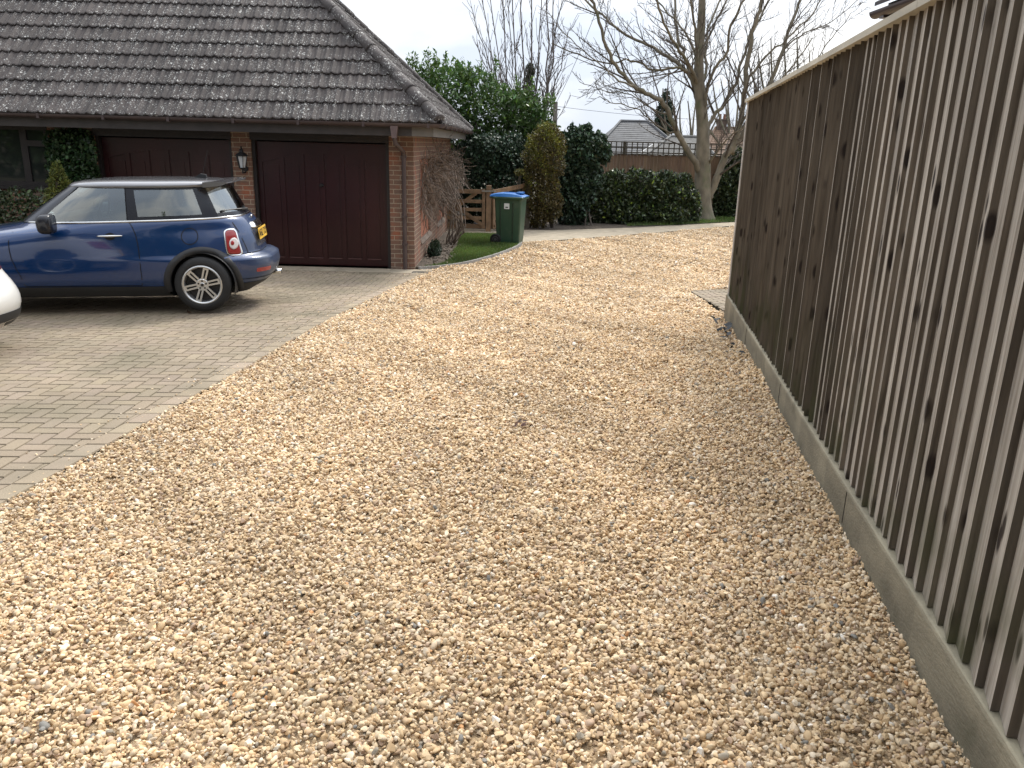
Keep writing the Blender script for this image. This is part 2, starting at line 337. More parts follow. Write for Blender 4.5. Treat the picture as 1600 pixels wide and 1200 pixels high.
# the stones of the gravel: one object, scattered by geometry nodes
rng = np.random.default_rng(7)
def stone_variant(seed, sub, flat, ang):
    bm = bmesh.new(); bmesh.ops.create_icosphere(bm, subdivisions=sub, radius=1)
    r = random.Random(seed)
    planes = [(Vector((r.gauss(0,1), r.gauss(0,1), r.gauss(0,1))).normalized(), r.uniform(.55, .85)) for _ in range(ang)]
    for v in bm.verts:
        for nrm, d in planes:
            k = v.co.dot(nrm)
            if k > d: v.co -= nrm * (k - d)
        v.co *= 1 + .16 * mnoise.noise(v.co * 1.3 + Vector((seed * 3.1, 0, 0)))
        v.co = Vector((v.co.x * 1.0, v.co.y * r.uniform(.72, .74), v.co.z * flat))
    Vv = np.array([v.co[:] for v in bm.verts]); Ff = np.array([[v.index for v in f.verts] for f in bm.faces]); bm.free(); return Vv, Ff
def chip_variant(seed, npts, flat):
    r = random.Random(seed); bm = bmesh.new()
    for _ in range(npts):
        v = Vector((r.gauss(0,1), r.gauss(0,1), r.gauss(0,1))).normalized() * r.uniform(.8, 1.15); bm.verts.new((v.x, v.y*.72, v.z*flat))
    bmesh.ops.convex_hull(bm, input=list(bm.verts), use_existing_faces=False)
    for v in [v for v in bm.verts if not v.link_faces]: bm.verts.remove(v)
    bmesh.ops.triangulate(bm, faces=list(bm.faces)); bm.verts.index_update()
    Vv = np.array([v.co[:] for v in bm.verts]); Ff = np.array([[v.index for v in f.verts] for f in bm.faces]); bm.free(); return Vv, Ff
variants = [stone_variant(k, 2, [.45, .55, .65, .5][k % 4], [3, 5, 7, 9][k % 4]) for k in range(8)] + [chip_variant(100 + k, 13 + 2*(k % 3), [.38, .5, .62, .3][k % 4]) for k in range(8)]
NSM = sum(len(v[1]) for v in variants[:8])
LO0 = len(variants)
variants += [stone_variant(40 + k, 1, [.45, .6][k % 2], 3) for k in range(5)]
NV = len(variants)
bands = [(1.1, 3.2, 8200, .0094), (3.2, 5.5, 6200, .0100), (5.5, 9, 3600, .0118), (9, 14, 1800, .0150), (14, 25, 950, .0190)]
PX, PY, PS = [], [], []
for y0, y1, den, sz in bands:
    xa, xb = -3.0, (FX(y1) if y1 <= 9 else 9)
    nn = int((xb - xa) * (y1 - y0) * den); x = rng.uniform(xa, xb, nn); y = rng.uniform(y0, y1, nn)
    k = inpoly([(p[0], p[1]) for p in GR], x, y) & (np.abs(x) < .75 * y + 1.2) & ~((y > 9) & (x > .42 * y - 1.0))
    x, y = x[k], y[k]; PX.append(x); PY.append(y); PS.append(np.clip(rng.lognormal(0, .34, len(x)), .5, 2.3) * sz)
# strays kicked on to the paving and soil
ns = 420; y = rng.uniform(2.5, 13, ns); x = kx(y) - np.abs(rng.normal(0, .16, ns)) - .0; PX.append(x); PY.append(y); PS.append(rng.uniform(.006, .011, ns))
sx = rng.uniform(-1.55, -.9, 120); sy = rng.uniform(13.7, 14.6, 120); PX.append(sx); PY.append(sy); PS.append(np.full(120, .013))
PX, PY, PS = map(np.concatenate, (PX, PY, PS)); n = len(PX)
inside = inpoly([(p[0], p[1]) for p in GR], PX, PY)
PZ = H(PX, PY) + np.where(inside, bumps(PX, PY) + rng.uniform(-.004, .016, n), .014)
pal = np.array([(.62,.46,.27),(.56,.40,.225),(.68,.54,.35),(.48,.34,.20),(.60,.48,.33),(.72,.61,.45),(.36,.255,.16),(.33,.285,.215),(.21,.20,.175),(.80,.74,.63),(.42,.30,.205),(.50,.27,.12)])
pw = np.array([.22,.17,.16,.12,.13,.06,.06,.022,.011,.008,.045,.006]); pw /= pw.sum()
PC = pal[rng.choice(len(pal), n, p=pw)] * np.array([1.06, 1.06, 1.08]) * rng.uniform(.82, 1.18, (n, 1)) * (.93 + .11*sm((PY-2.5)/6) + .07*np.sin(PX*1.9+PY*.8)*np.sin(PY*1.3-PX*.6+1) + .05*np.sin(PX*4.3+PY*3.1))[:, None]
PR = np.stack([rng.normal(0, .62, n), rng.normal(0, .62, n), rng.uniform(0, 6.283, n)], 1)
PV = np.where(PY < 6.0, rng.integers(0, LO0, n), rng.integers(LO0, NV, n))
nv = sum(len(v[0]) for v in variants); VV = np.concatenate([v[0] for v in variants] + [np.stack([PX, PY, PZ], 1)])
offs = np.cumsum([0] + [len(v[0]) for v in variants]); FF = np.concatenate([f + offs[k] for k, (_, f) in enumerate(variants)])
me = bpy.data.meshes.new('gravel_stones'); me.vertices.add(len(VV)); me.vertices.foreach_set('co', VV.astype(np.float32).ravel())
me.loops.add(FF.size); me.loops.foreach_set('vertex_index', FF.astype(np.int32).ravel()); me.polygons.add(len(FF))
me.polygons.foreach_set('loop_start', np.arange(0, FF.size, 3, dtype=np.int32)); me.polygons.foreach_set('loop_total', np.full(len(FF), 3, np.int32))
me.update(calc_edges=True); me.polygons.foreach_set('use_smooth', [i < NSM for i in range(len(FF))])
def attr(name, typ, arr, key='value'):
    a = me.attributes.new(name, typ, 'POINT'); a.data.foreach_set(key, arr.ravel())
vid = np.concatenate([np.full(len(v[0]), k) for k, v in enumerate(variants)] + [PV]).astype(np.int32)
attr('vid', 'INT', vid); attr('isp', 'BOOLEAN', np.concatenate([np.zeros(nv, bool), np.ones(n, bool)]))
z3 = np.zeros((nv, 3), np.float32)
attr('rot', 'FLOAT_VECTOR', np.concatenate([z3, PR]).astype(np.float32), 'vector')
attr('siz', 'FLOAT', np.concatenate([np.ones(nv), PS]).astype(np.float32))
attr('scol', 'FLOAT_VECTOR', np.concatenate([z3, PC]).astype(np.float32), 'vector')
m_stone, t, b = base_mat('gravel_stone'); an = t.nodes.new('ShaderNodeAttribute'); an.attribute_type = 'INSTANCER'; an.attribute_name = 'scol'
tcs = t.nodes.new('ShaderNodeTexCoord'); nzs = t.nodes.new('ShaderNodeTexNoise'); nzs.inputs['Scale'].default_value = 1.7; nzs.inputs['Detail'].default_value = 4; t.links.new(tcs.outputs['Object'], nzs.inputs['Vector'])
mrs = t.nodes.new('ShaderNodeMapRange'); mrs.inputs['To Min'].default_value = .72; mrs.inputs['To Max'].default_value = 1.22; t.links.new(nzs.outputs[0], mrs.inputs['Value'])
scs = t.nodes.new('ShaderNodeVectorMath'); scs.operation = 'SCALE'; t.links.new(an.outputs['Vector'], scs.inputs[0]); t.links.new(mrs.outputs[0], scs.inputs['Scale'])
t.links.new(scs.outputs[0], b.inputs['Base Color']); b.inputs['Roughness'].default_value = .7; b.inputs['Specular IOR Level'].default_value = .35
me.materials.append(m_stone)
stones = bpy.data.objects.new('gravel_stones', me); col.objects.link(stones)
tag(stones, 'loose tan pea shingle covering the driveway between paving and fence', 'gravel', kind='stuff')
ng = bpy.data.node_groups.new('scatter_stones', 'GeometryNodeTree')
ng.interface.new_socket('Geometry', in_out='INPUT', socket_type='NodeSocketGeometry'); ng.interface.new_socket('Geometry', in_out='OUTPUT', socket_type='NodeSocketGeometry')
gn = ng.nodes; gl = ng.links
gi = gn.new('NodeGroupInput'); go = gn.new('NodeGroupOutput')
def named(nm, ty):
    x = gn.new('GeometryNodeInputNamedAttribute'); x.data_type = ty; x.inputs['Name'].default_value = nm; return x.outputs[0]
sep = gn.new('GeometryNodeSeparateGeometry'); sep.domain = 'POINT'; gl.new(gi.outputs[0], sep.inputs[0]); gl.new(named('isp', 'BOOLEAN'), sep.inputs['Selection'])
m2p = gn.new('GeometryNodeMeshToPoints'); gl.new(sep.outputs['Selection'], m2p.inputs[0])
spl = gn.new('GeometryNodeSplitToInstances'); spl.domain = 'POINT'; gl.new(sep.outputs['Inverted'], spl.inputs[0]); gl.new(named('vid', 'INT'), spl.inputs['Group ID'])
iop = gn.new('GeometryNodeInstanceOnPoints'); gl.new(m2p.outputs[0], iop.inputs['Points']); gl.new(spl.outputs[0], iop.inputs['Instance'])
iop.inputs['Pick Instance'].default_value = True; gl.new(named('vid', 'INT'), iop.inputs['Instance Index'])
e2r = gn.new('FunctionNodeEulerToRotation'); gl.new(named('rot', 'FLOAT_VECTOR'), e2r.inputs[0]); gl.new(e2r.outputs[0], iop.inputs['Rotation'])
gl.new(named('siz', 'FLOAT'), iop.inputs['Scale']); gl.new(iop.outputs[0], go.inputs[0])
md = stones.modifiers.new('scatter', 'NODES'); md.node_group = ng

# block paving: herringbone of real blocks on a joint bed
def clip(poly, a, b):
    """keep the part of poly left of the directed line a->b"""
    out = []; f = lambda p: (b[0]-a[0])*(p[1]-a[1]) - (b[1]-a[1])*(p[0]-a[0])
    for i in range(len(poly)):
        p, q = poly[i], poly[(i+1) % len(poly)]; fp, fq = f(p), f(q)
        if fp >= 0: out.append(p)
        if (fp > 0 > fq) or (fp < 0 < fq):
            k = fp / (fp - fq); out.append((p[0]+(q[0]-p[0])*k, p[1]+(q[1]-p[1])*k))
    return out
def block(mb, P, r, dz=0.0, tone=1.0):
    n = len(P); cx, cy = sum(p[0] for p in P)/n, sum(p[1] for p in P)/n
    ch = .007; jz = r.uniform(-.0015, .0015) + dz
    c = r.uniform(.92, 1.07) * tone; cc = (c, c * r.uniform(.98, 1.015), c * r.uniform(.95, 1.03))
    top = []; bot = []
    for p in P:
        d = math.hypot(p[0]-cx, p[1]-cy) or 1; kx_ = max(0, 1 - ch / d)
        top.append((cx+(p[0]-cx)*kx_, cy+(p[1]-cy)*kx_, float(H(p[0], p[1])) + .012 + jz)); bot.append((p[0], p[1], float(H(p[0], p[1])) + .002 + jz))
    mb.add(top + bot, [tuple(range(n))] + [(n+i, n+(i+1) % n, (i+1) % n, i) for i in range(n)], cc)
# the inner line of the edging course runs .13 m left of the kerb line
inner = [(p[0] - .135, p[1]) for p in KERB]
rr = random.Random(5)
mb = MB(); u = .1; g_ = .0035; x0, y0 = -11.0, .6
for j in range(124):
    for i_ in range(96):
        k = (i_ - j) % 4
        if k == 0: rc = (i_, j, i_+2, j+1)
        elif k == 3: rc = (i_, j, i_+1, j+2)
        else: continue
        ax, ay, bx, by = x0+rc[0]*u+g_, y0+rc[1]*u+g_, x0+rc[2]*u-g_, y0+rc[3]*u-g_
        if by > 12.93: by = 12.93
        if by - ay < .02: continue
        P = [(ax,ay),(bx,ay),(bx,by),(ax,by)]; cx, cy = (ax+bx)/2, (ay+by)/2
        if not (-cx < .8*cy + 3.0): continue
        xi = [float(kx(y)) - .135 for y in (ay, by)]
        if ax > max(xi): continue
        if bx > min(xi) - .02: P = clip(P, (xi[0], ay), (xi[1], by))
        if len(P) < 3: continue
        ar = abs(sum(P[q][0]*P[(q+1) % len(P)][1]-P[(q+1) % len(P)][0]*P[q][1] for q in range(len(P))))/2
        if ar > .0012: block(mb, P, rr)
y = .6
while y < 12.9:       # edging course
    y2 = min(y + .2, 12.93); P = [(float(kx(y))-.128, y+.003), (float(kx(y)), y+.003), (float(kx(y2)), y2-.003), (float(kx(y2))-.128, y2-.003)]
    block(mb, P, rr, .004, 1.12); y += .2
tag(mb.build('block_paving', m_pave), kind='structure')
mb = MB()
ys = np.linspace(-2, 12.93, 60)
for a, b2 in zip(ys, ys[1:]):
    xa, xb = float(kx(a))-.002, float(kx(b2))-.002
    xs = [-13, -9, -6, -4]; ra = xs + [xa]; rb = xs + [xb]
    for q in range(4):
        mb.add([(ra[q], a, float(H(ra[q], a))+.004), (ra[q+1], a, float(H(ra[q+1], a))+.004), (rb[q+1], b2, float(H(rb[q+1], b2))+.004), (rb[q], b2, float(H(rb[q], b2))+.004)], [(0,1,2,3)])
tag(mb.build('paving_bed', m_joint), kind='structure')
# pale threshold slabs along the garage
mb = MB(); x = -13.0; rr = random.Random(8)
while x < -1.72:
    x2 = min(x + rr.choice([.6, .9, .45]), -1.6 if x > -2.6 else 99); xr = min(x2, -1.56)
    c = rr.uniform(.85, 1.05); mb.box((x, 12.935, -.5), (xr-.006, 13.34, -.402), (c, c, c)); x = x2
tag(mb.build('threshold_slabs', m_slab), kind='structure')
mb = MB(); mb.prism([(-1.72, 12.93, -.5), (-1.5, 12.86, -.5), (-1.36, 13.42, -.5), (-1.62, 13.40, -.5)], (0, 0, .096)); tag(mb.build('corner_slab', m_slab), kind='structure')
gt = empty('drain_grate', (-1.56, 13.03, -.40), 'small dark drain grate set in the gravel edge beside the garage corner', 'drain')
mb = MB(); mb.box((-.13, -.07, -.06), (.13, -.055, .006)); mb.box((-.13, .055, -.06), (.13, .07, .006)); mb.box((-.13, -.055, -.06), (-.115, .055, .006)); mb.box((.115, -.055, -.06), (.13, .055, .006))
mb.build('frame', m_metal, gt, local=True)
mb = MB()
for k in range(9): mb.box((-.108 + k*.0255, -.0545, -.03), (-.098 + k*.0255, .0545, .001))
mb.box((-.114, -.054, -.05), (.114, .054, -.035)); mb.build('grille', m_black, gt, local=True)

# lawn, soil bed, kerb edging, far path
lawnP = EDGE[:-1] + [(.02, 18.1), (-.1, 18.95), (-1.3, 18.9), (-1.28, 18.1), (-1.2, 16.5), (-1.25, 15.2), (-1.2, 14.4), (-1.3, 13.9), (-1.55, 13.5)]
tag(poly_sheet('lawn', lawnP, m_lawn, ZF + .03, .1), kind='structure')
tag(poly_sheet('soil_bed', [(-1.69, 13.45), (-1.5, 13.46), (-1.25, 13.9), (-1.15, 14.4), (-1.2, 15.2), (-1.15, 16.5), (-1.2, 18.1), (-1.3, 19.0), (-1.69, 19.0)], m_soil, ZF + .042, .1), kind='structure')
mb = MB()
for a, b2 in zip(EDGE, EDGE[1:]):
    L_ = math.hypot(b2[0]-a[0], b2[1]-a[1])
    if L_ > 0: mb.bar((a[0], a[1], ZF + .015), (b2[0], b2[1], ZF + .015), .045, .09, (1,1,1))
tag(mb.build('kerb_edging', m_kerb), kind='structure')
pathP = [(-3.5, 18.95), (-.1, 18.97), (.05, 17.75)] + PATHE + [(7.5, 25.6), (6.0, 23.9), (3.3, 21.75), (.9, 20.4), (-.2, 20.3), (-3.5, 20.3)]
tag(poly_sheet('path', pathP, m_slab, ZF + .012), kind='structure')
tag(poly_sheet('earth_verge', [(-3.5, 20.3), (-.2, 20.3), (.9, 20.4), (3.3, 21.75), (6.0, 23.9), (7.5, 25.6), (10, 25.4), (12, 30), (-6, 30), (-6, 20.3)], m_soil, ZF + .02), kind='structure')
tag(poly_sheet('grass_verge', [(3.0, 21.9), (4.3, 22.5), (6.0, 23.75), (7.6, 24.9), (8.6, 25.0), (8.3, 26), (5.6, 26), (4.4, 24.2), (3.2, 22.6)], m_lawn, ZF + .035), kind='structure')
tag(poly_sheet('side_yard', [(-30, 13.3), (-1.7, 13.4), (-1.7, 21), (-3.5, 21), (-6, 30), (-30, 30)], m_soil, ZF - .02), kind='structure')

def blades(name, P, n, h, seed, z=ZF+.03, mat=None, label=None, zig=None):
    r = np.random.default_rng(seed); xs = [p[0] for p in P]; ys = [p[1] for p in P]
    x = r.uniform(min(xs), max(xs), n); y = r.uniform(min(ys), max(ys), n); k = inpoly(P, x, y); x, y = x[k], y[k]; n = len(x)
    a = r.uniform(0, 6.283, n); hh = h * r.uniform(.5, 1.3, n); wv = .006 * r.uniform(.7, 1.5, n); le = r.normal(0, .35, (n, 2)) * hh[:, None]
    dx, dy = np.cos(a) * wv, np.sin(a) * wv
    zz = np.full(n, z) if zig is None else zig(x, y)
    V = np.stack([np.stack([x-dx, y-dy, zz], 1), np.stack([x+dx, y+dy, zz], 1), np.stack([x+le[:,0], y+le[:,1], zz+hh], 1)], 1).reshape(-1, 3)
    c = np.stack([r.uniform(.7, 1.3, n), r.uniform(.75, 1.15, n), r.uniform(.7, 1.2, n)], 1) * (.8 + .35*np.sin(x*3+1)*np.sin(y*2.3))[:, None]
    o = npmesh(name, V, np.arange(3*n).reshape(n, 3), np.repeat(c, 3, 0), mat or m_grass); tag(o, label, 'grass', kind='stuff'); return o
blades('lawn_grass', [(p[0], p[1]) for p in lawnP], 60000, .045, 4, label='short green grass of the small lawn beside the garage')
blades('verge_grass', [(3.0, 21.9), (4.3, 22.5), (6.0, 23.75), (7.6, 24.9), (8.6, 25.0), (8.3, 26), (5.6, 26), (4.4, 24.2), (3.2, 22.6)], 26000, .08, 5, label='rough grass round the foot of the bare tree')

# ------------------------------------------------------------------ the house with its two garage doors
YW = 13.37; XC = -1.69
house = empty('house', (-6, 16.5, ZF), 'low brick house with dark red garage doors and a lichen spotted hipped tile roof', 'house')
mb = MB()
for x0, x1, z0, z1 in ((-2.09, XC, ZF-.1, 1.9), (-4.64, -4.33, ZF-.1, 1.9), (-7.60, -6.86, ZF-.1, 1.9), (-14, -7.60, ZF-.1, .79), (-14, -12.0, .79, 1.9)):
    mb.box((x0, YW, z0), (x1 - (.11 if x1 == XC else 0), YW + .22, z1))
# right wall with two recessed openings
def swall(y0, y1, z0, z1): mb.box((XC - .11, y0, z0), (XC, y1, z1))
OP = [(14.3, 15.9), (17.3, 18.9)]; OZ0, OZ1 = -.04, 1.36
swall(YW, OP[0][0], ZF-.1, 1.9); swall(OP[0][1], OP[1][0], ZF-.1, 1.9); swall(OP[1][1], 20.7, ZF-.1, 1.9)
for a, b2 in OP: swall(a, b2, ZF-.1, OZ0); swall(a, b2, OZ1, 1.9)
mb.box((-14, 20.5, ZF-.1), (XC-.11, 20.7, 1.9))
wall = mb.build('wall', m_brick, house, uv=True)
m_terra = M('terracotta_panel', (.36, .145, .085), rough=.85, var=.2, vs=4, bump=.3)
for a, b2 in OP:
    mb = MB(); mb.box((XC - .10, a + .001, OZ0), (XC - .045, b2 - .001, OZ1)); mb.build('infill_panel', m_terra, house)
    mb = MB(); k = a - .03
    while k < b2 + .03:
        mb.prism([(XC + .03, k, OZ0 - .05), (XC - .02, k, OZ0 + .035), (XC - .02, k, OZ0 - .05)], (0, .066, 0), (random.Random(int(k*100)).uniform(.7, 1.1),)*3); k += .075
    mb.build('brick_sill', M('sill_brick', (.19, .15, .12), rough=.9, var=.2), house)
mb = MB(); mb.box((-4.60, YW + .23, -.5), (-4.35, 20, 1.8)); mb.box((-14, 15.9, -.5), (-1.9, 16.0, 1.8)); mb.box((-7.2, YW + .23, -.5), (-6.9, 16, 1.8)); mb.build('inner_wall', M('dark_interior', (.03, .03, .03), rough=.9), house)

def garage_door(x0, x1):
    mb = MB(); yd = YW + .13; ztop = 1.60; zb = ZF + .03; wd = x1 - x0
    fr = .055
    ft = MB(); ft.box((x0, YW+.05, ZF), (x0+fr, YW+.2, ztop+.02)); ft.box((x1-fr, YW+.05, ZF), (x1, YW+.2, ztop+.02))
    ft.box((x0, YW-.02, ztop+.02), (x1, YW+.2, 1.80)); ft.build('door_frame', m_darkwood, house)
    X0, X1 = x0+fr+.006, x1-fr-.006; n = 6; w_ = (X1-X0)
    mb.box((X0, yd+.012, zb), (X1, yd+.05, ztop))                       # backing sheet
    st = .075
    mb.box((X0, yd-.006, zb), (X0+st, yd+.012, ztop)); mb.box((X1-st, yd-.006, zb), (X1, yd+.012, ztop))
    mb.box((X0+st, yd-.006, zb), (X1-st, yd+.012, zb+.12))
    # arched top rail
    nseg = 20; prev = None
    for k in range(nseg):
        xa = X0+st + (w_-2*st)*k/nseg; xb = X0+st + (w_-2*st)*(k+1)/nseg
        za = 1.28 + .15*math.sin(math.pi*k/nseg); zb2 = 1.28 + .15*math.sin(math.pi*(k+1)/nseg)
        mb.prism([(xa, yd-.006, za), (xb, yd-.006, zb2), (xb, yd-.006, ztop), (xa, yd-.006, ztop)], (0, .018, 0))
    pw_ = (w_-2*st)/n
    for k in range(1, n):                                              # muntin rails between the plank panels
        xm = X0+st+pw_*k; zt = 1.28 + .15*math.sin(math.pi*k/n); mb.box((xm-.028, yd-.005, zb+.12), (xm+.028, yd+.012, zt+.01))
        mb.box((xm-.037, yd+.0045, zb+.12), (xm+.037, yd+.012, zt))
    for k in range(n):                                                 # fielded boards in each bay
        for q in (.5,):
            xm = X0+st+pw_*(k+q); mb.box((xm-.105, yd+.004, zb+.15), (xm+.105, yd+.012, 1.24))
    d = mb.build('garage_door', m_door, house)
    hb = MB(); hx = (X0+X1)/2 - .02; hb.lathe([(0, -.03), (.026, -.03), (.03, -.02), (.03, 0)], 16, (hx, yd-.006, .93), 'Y'); hb.bar((hx-.045, yd-.04, .93), (hx+.045, yd-.04, .93), .014, .018)
    hb.build('handle', m_black, d)
    sp = MB(); 
    for k in range(n):
        xm = X0+st+pw_*k; sp.box((xm+.05, yd-.0085, zb+.112), (xm+pw_-.05, yd-.0055, zb+.122))
    sp.build('bead', M('worn_bead', (.12, .06, .055), rough=.5, attr=False), d)
garage_door(-4.33, -2.09); garage_door(-6.86, -4.64)

# window left of the second garage door
m_glass, t, b = base_mat('window_glass'); b.inputs['Base Color'].default_value = (.02, .024, .022, 1); b.inputs['Roughness'].default_value = .03; b.inputs['Specular IOR Level'].default_value = .7
mb = MB()
ZS, ZT = .80, 1.74
for a, b2, z0, z1 in ((-12, -7.6, ZS, ZS+.07), (-12, -7.6, ZT-.06, ZT+.06), (-7.68, -7.6, ZS+.071, ZT-.061), (-8.08, -7.97, ZS+.071, ZT-.061), (-10.0, -9.9, ZS+.071, ZT-.061), (-12, -11.92, ZS+.071, ZT-.061), (-7.969, -7.681, 1.43, 1.52)):
    mb.box((a, YW+.03, z0), (b2, YW+.11, z1))
mb.box((-12.05, YW-.06, ZS-.05), (-7.58, YW+.10, ZS-.001))
wf = mb.build('window', m_darkwood, house)
mb = MB(); mb.box((-11.93, YW+.06, ZS+.06), (-7.67, YW+.066, ZT-.05)); mb.build('pane', m_glass, wf)

# roof: interlocking tiles modelled course by course
EY, EX, EZ, RISE = 12.86, -1.24, 1.955, .90
REAR = 21.25; RUN = (REAR - EY) / 2; GA = .345
sl_len = RUN * math.sqrt(1 + RISE**2); nc = int(sl_len / GA) + 1
def slope(mb, P0, along, inward, a0, a1, lim0, lim1, seed):
    """P0 eave start, along/inward unit plan vectors; lim0/lim1(run) give the limits of 'a' at that run"""
    al, inw = Vector(along), Vector(inward); k_ = 1 / math.sqrt(1 + RISE**2); up = Vector((inw.x * k_, inw.y * k_, RISE * k_)); nrm = al.cross(up); nrm = nrm if nrm.z > 0 else -nrm
    r = random.Random(seed); st = .025; na = int((a1 - a0) / st)
    tone = {}
    for c in range(nc):
        s0 = c * GA - (.05 if c == 0 else .0); s1 = min((c+1) * GA + .01, sl_len)
        rows = [(s0, -.012), (s0, .027), (s0 + .02, .033), (s1, .004)]
        base = len(mb.v); ok = []
        off = (c % 2) * .15; dr = [r.uniform(-.004, .004) for _ in range(na // 12 + 3)]
        for si, h in rows:
            run = si * k_
            for i in range(na + 1):
                a = a0 + i * st; ph = (a + off) / .15; fr_ = ph - math.floor(ph)
                roll = .026 * max(0, math.cos((fr_ - .5) * 2 * math.pi)) ** .8 if abs(fr_ - .5) < .25 else 0
                pan = .004 * math.cos(fr_ * 4 * math.pi)
                q = a; q = min(max(a, lim0(run)), lim1(run))
                ti = int((a + off - a0) / .30); tl = dr[min(ti, len(dr)-1)]
                tn = tone.setdefault((c, ti), r.uniform(.78, 1.2)); 
                p = Vector(P0) + al * q + up * si + nrm * (h + roll + pan + tl)
                mb.v.append(tuple(p)); mb.c.append((tn, tn * .98, tn * .97))
        for j in range(3):
            for i in range(na):
                run = rows[j][0] * k_; am = a0 + (i + .5) * st
                if am < lim0(run) - st or am > lim1(run) + st: continue
                mb.f.append((base + j*(na+1) + i, base + j*(na+1) + i+1, base + (j+1)*(na+1) + i+1, base + (j+1)*(na+1) + i))
mb = MB(); slope(mb, (-16, EY, EZ), (1, 0, 0), (0, 1, 0), 0, 16 + EX, lambda r_: -1, lambda r_: 16 + EX - r_, 1)
slope(mb, (EX, EY, EZ), (0, 1, 0), (-1, 0, 0), 0, REAR - EY, lambda r_: r_, lambda r_: REAR - EY - r_, 2)
ap = (EX - RUN, EY + RUN, EZ + RUN * RISE)
mb.add([(-16, REAR, EZ), (EX, REAR, EZ), ap, (-16, ap[1], ap[2])], [(0, 1, 2, 3)])
roof = mb.build('roof', m_tile, house)
mb = MB()
def ridge_run(a, b2, r_=.10, seg=.40):
    a, b2 = Vector(a), Vector(b2); n_ = int((b2-a).length / seg); d = (b2-a) / n_; r0 = random.Random(3)
    for k in range(n_):
        p = a + d*k; q = a + d*(k+1.06); j = Vector((r0.uniform(-.01,.01), r0.uniform(-.01,.01), r0.uniform(-.006,.012)))
        t_ = r0.uniform(.85, 1.2); mb.tube([p+j, p+j+d*.04, q+j], [r_*1.0, r_*1.04, r_*.94], 12, (t_, t_, t_))
ridge_run((EX+.02, EY+.02, EZ+.02), (ap[0], ap[1], ap[2]+.02)); ridge_run((EX+.02, REAR-.02, EZ+.02), (ap[0], ap[1], ap[2]+.02)); ridge_run(ap, (-16, ap[1], ap[2]))
mb.build('hip_tiles', m_tile, roof, smooth=True)
# fascia, soffit, gutter, downpipe
mb = MB(); mb.box((-14.5, EY+.09, 1.735), (EX-.42, EY+.115, 1.93)); mb.box((-14.5, EY+.115, 1.742), (EX-.12, YW, 1.755))
mb.box((XC, YW+.0, 1.742), (EX-.12, REAR-.1, 1.755)); mb.box((-14.5, YW+.01, 1.757), (XC-.01, YW+.3, 1.93))
mb.build('fascia', m_fascia, house)
mb = MB(); mb.box((EX-.42, EY+.085, 1.735), (EX-.10, EY+.117, 1.875)); mb.box((EX-.115, EY+.12, 1.735), (EX-.09, REAR-.1, 1.875)); mb.build('boxed_eave', m_soffit, house)
def gutter_run(mb, a, b2, out):
    a, b2, out = Vector(a), Vector(b2), Vector(out); n_ = 10; r_ = .058; P = []
    for rr_ in (r_, r_ - .006):
        for k in range(n_ + 1):
            th = math.pi * k / n_; o_ = out * (-math.cos(th) * rr_) + Vector((0, 0, -math.sin(th) * rr_)); P.append(o_)
    vs = [a + p for p in P] + [b2 + p for p in P]; m_ = len(P); h = n_ + 1; fs = []
    for k in range(n_): fs.append((k, k+1, m_+k+1, m_+k)); fs.append((h+k, m_+h+k, m_+h+k+1, h+k+1))
    fs += [(0, m_, m_+h, h), (n_, h+n_, m_+h+n_, m_+n_)]
    mb.add(vs, fs)
    for e in (a, b2): mb.add([e + p for p in P[:h]], [tuple(range(h))])
mb = MB(); GZ = 1.925
gutter_run(mb, (-16, EY-.005, GZ-.0), (EX+.04, EY-.005, GZ-.0), (0, -1, 0)); gutter_run(mb, (EX+.045, EY-.05, GZ), (EX+.045, REAR, GZ), (1, 0, 0))
for k in range(12): x = EX - .15 - k * 1.0; mb.box((x-.02, EY-.068, GZ-.066), (x+.02, EY+.05, GZ+.006))
for k in range(8): y = EY + .3 + k * 1.0; mb.box((EX-.01, y-.02, GZ-.066), (EX+.108, y+.02, GZ+.006))
mb.build('gutter', m_gutter, house)
mb = MB(); dx = -1.86
mb.prism([(dx-.06-.06, EY-.05, 1.88), (dx+.06-.06, EY-.05, 1.88), (dx+.035-.06, EY-.05, 1.70), (dx-.035-.06, EY-.05, 1.70)], (0, .085, 0), (2.1, 2.1, 2.1))
mb.tube([(dx-.06, EY-.005, 1.71), (dx-.05, EY+.02, 1.62), (dx+.01, YW-.09, 1.50), (dx+.015, YW-.045, 1.42), (dx+.015, YW-.045, ZF)], .034, 10)
for z in (1.40, .45, -.0): mb.box((dx-.03, YW-.085, z), (dx+.06, YW-.001, z+.03)); mb.tube([(dx+.015, YW-.045, z-.02), (dx+.015, YW-.045, z+.05)], .039, 10)
mb.build('downpipe', m_gutter, house)
mb = MB(); mb.box((XC+.0, 20.2, 1.32), (XC+.10, 20.36, 1.46)); mb.lathe([(0, 0), (.05, 0), (.06, .03)], 12, (XC+.12, 20.28, 1.36)); mb.build('security_light', m_black, house)

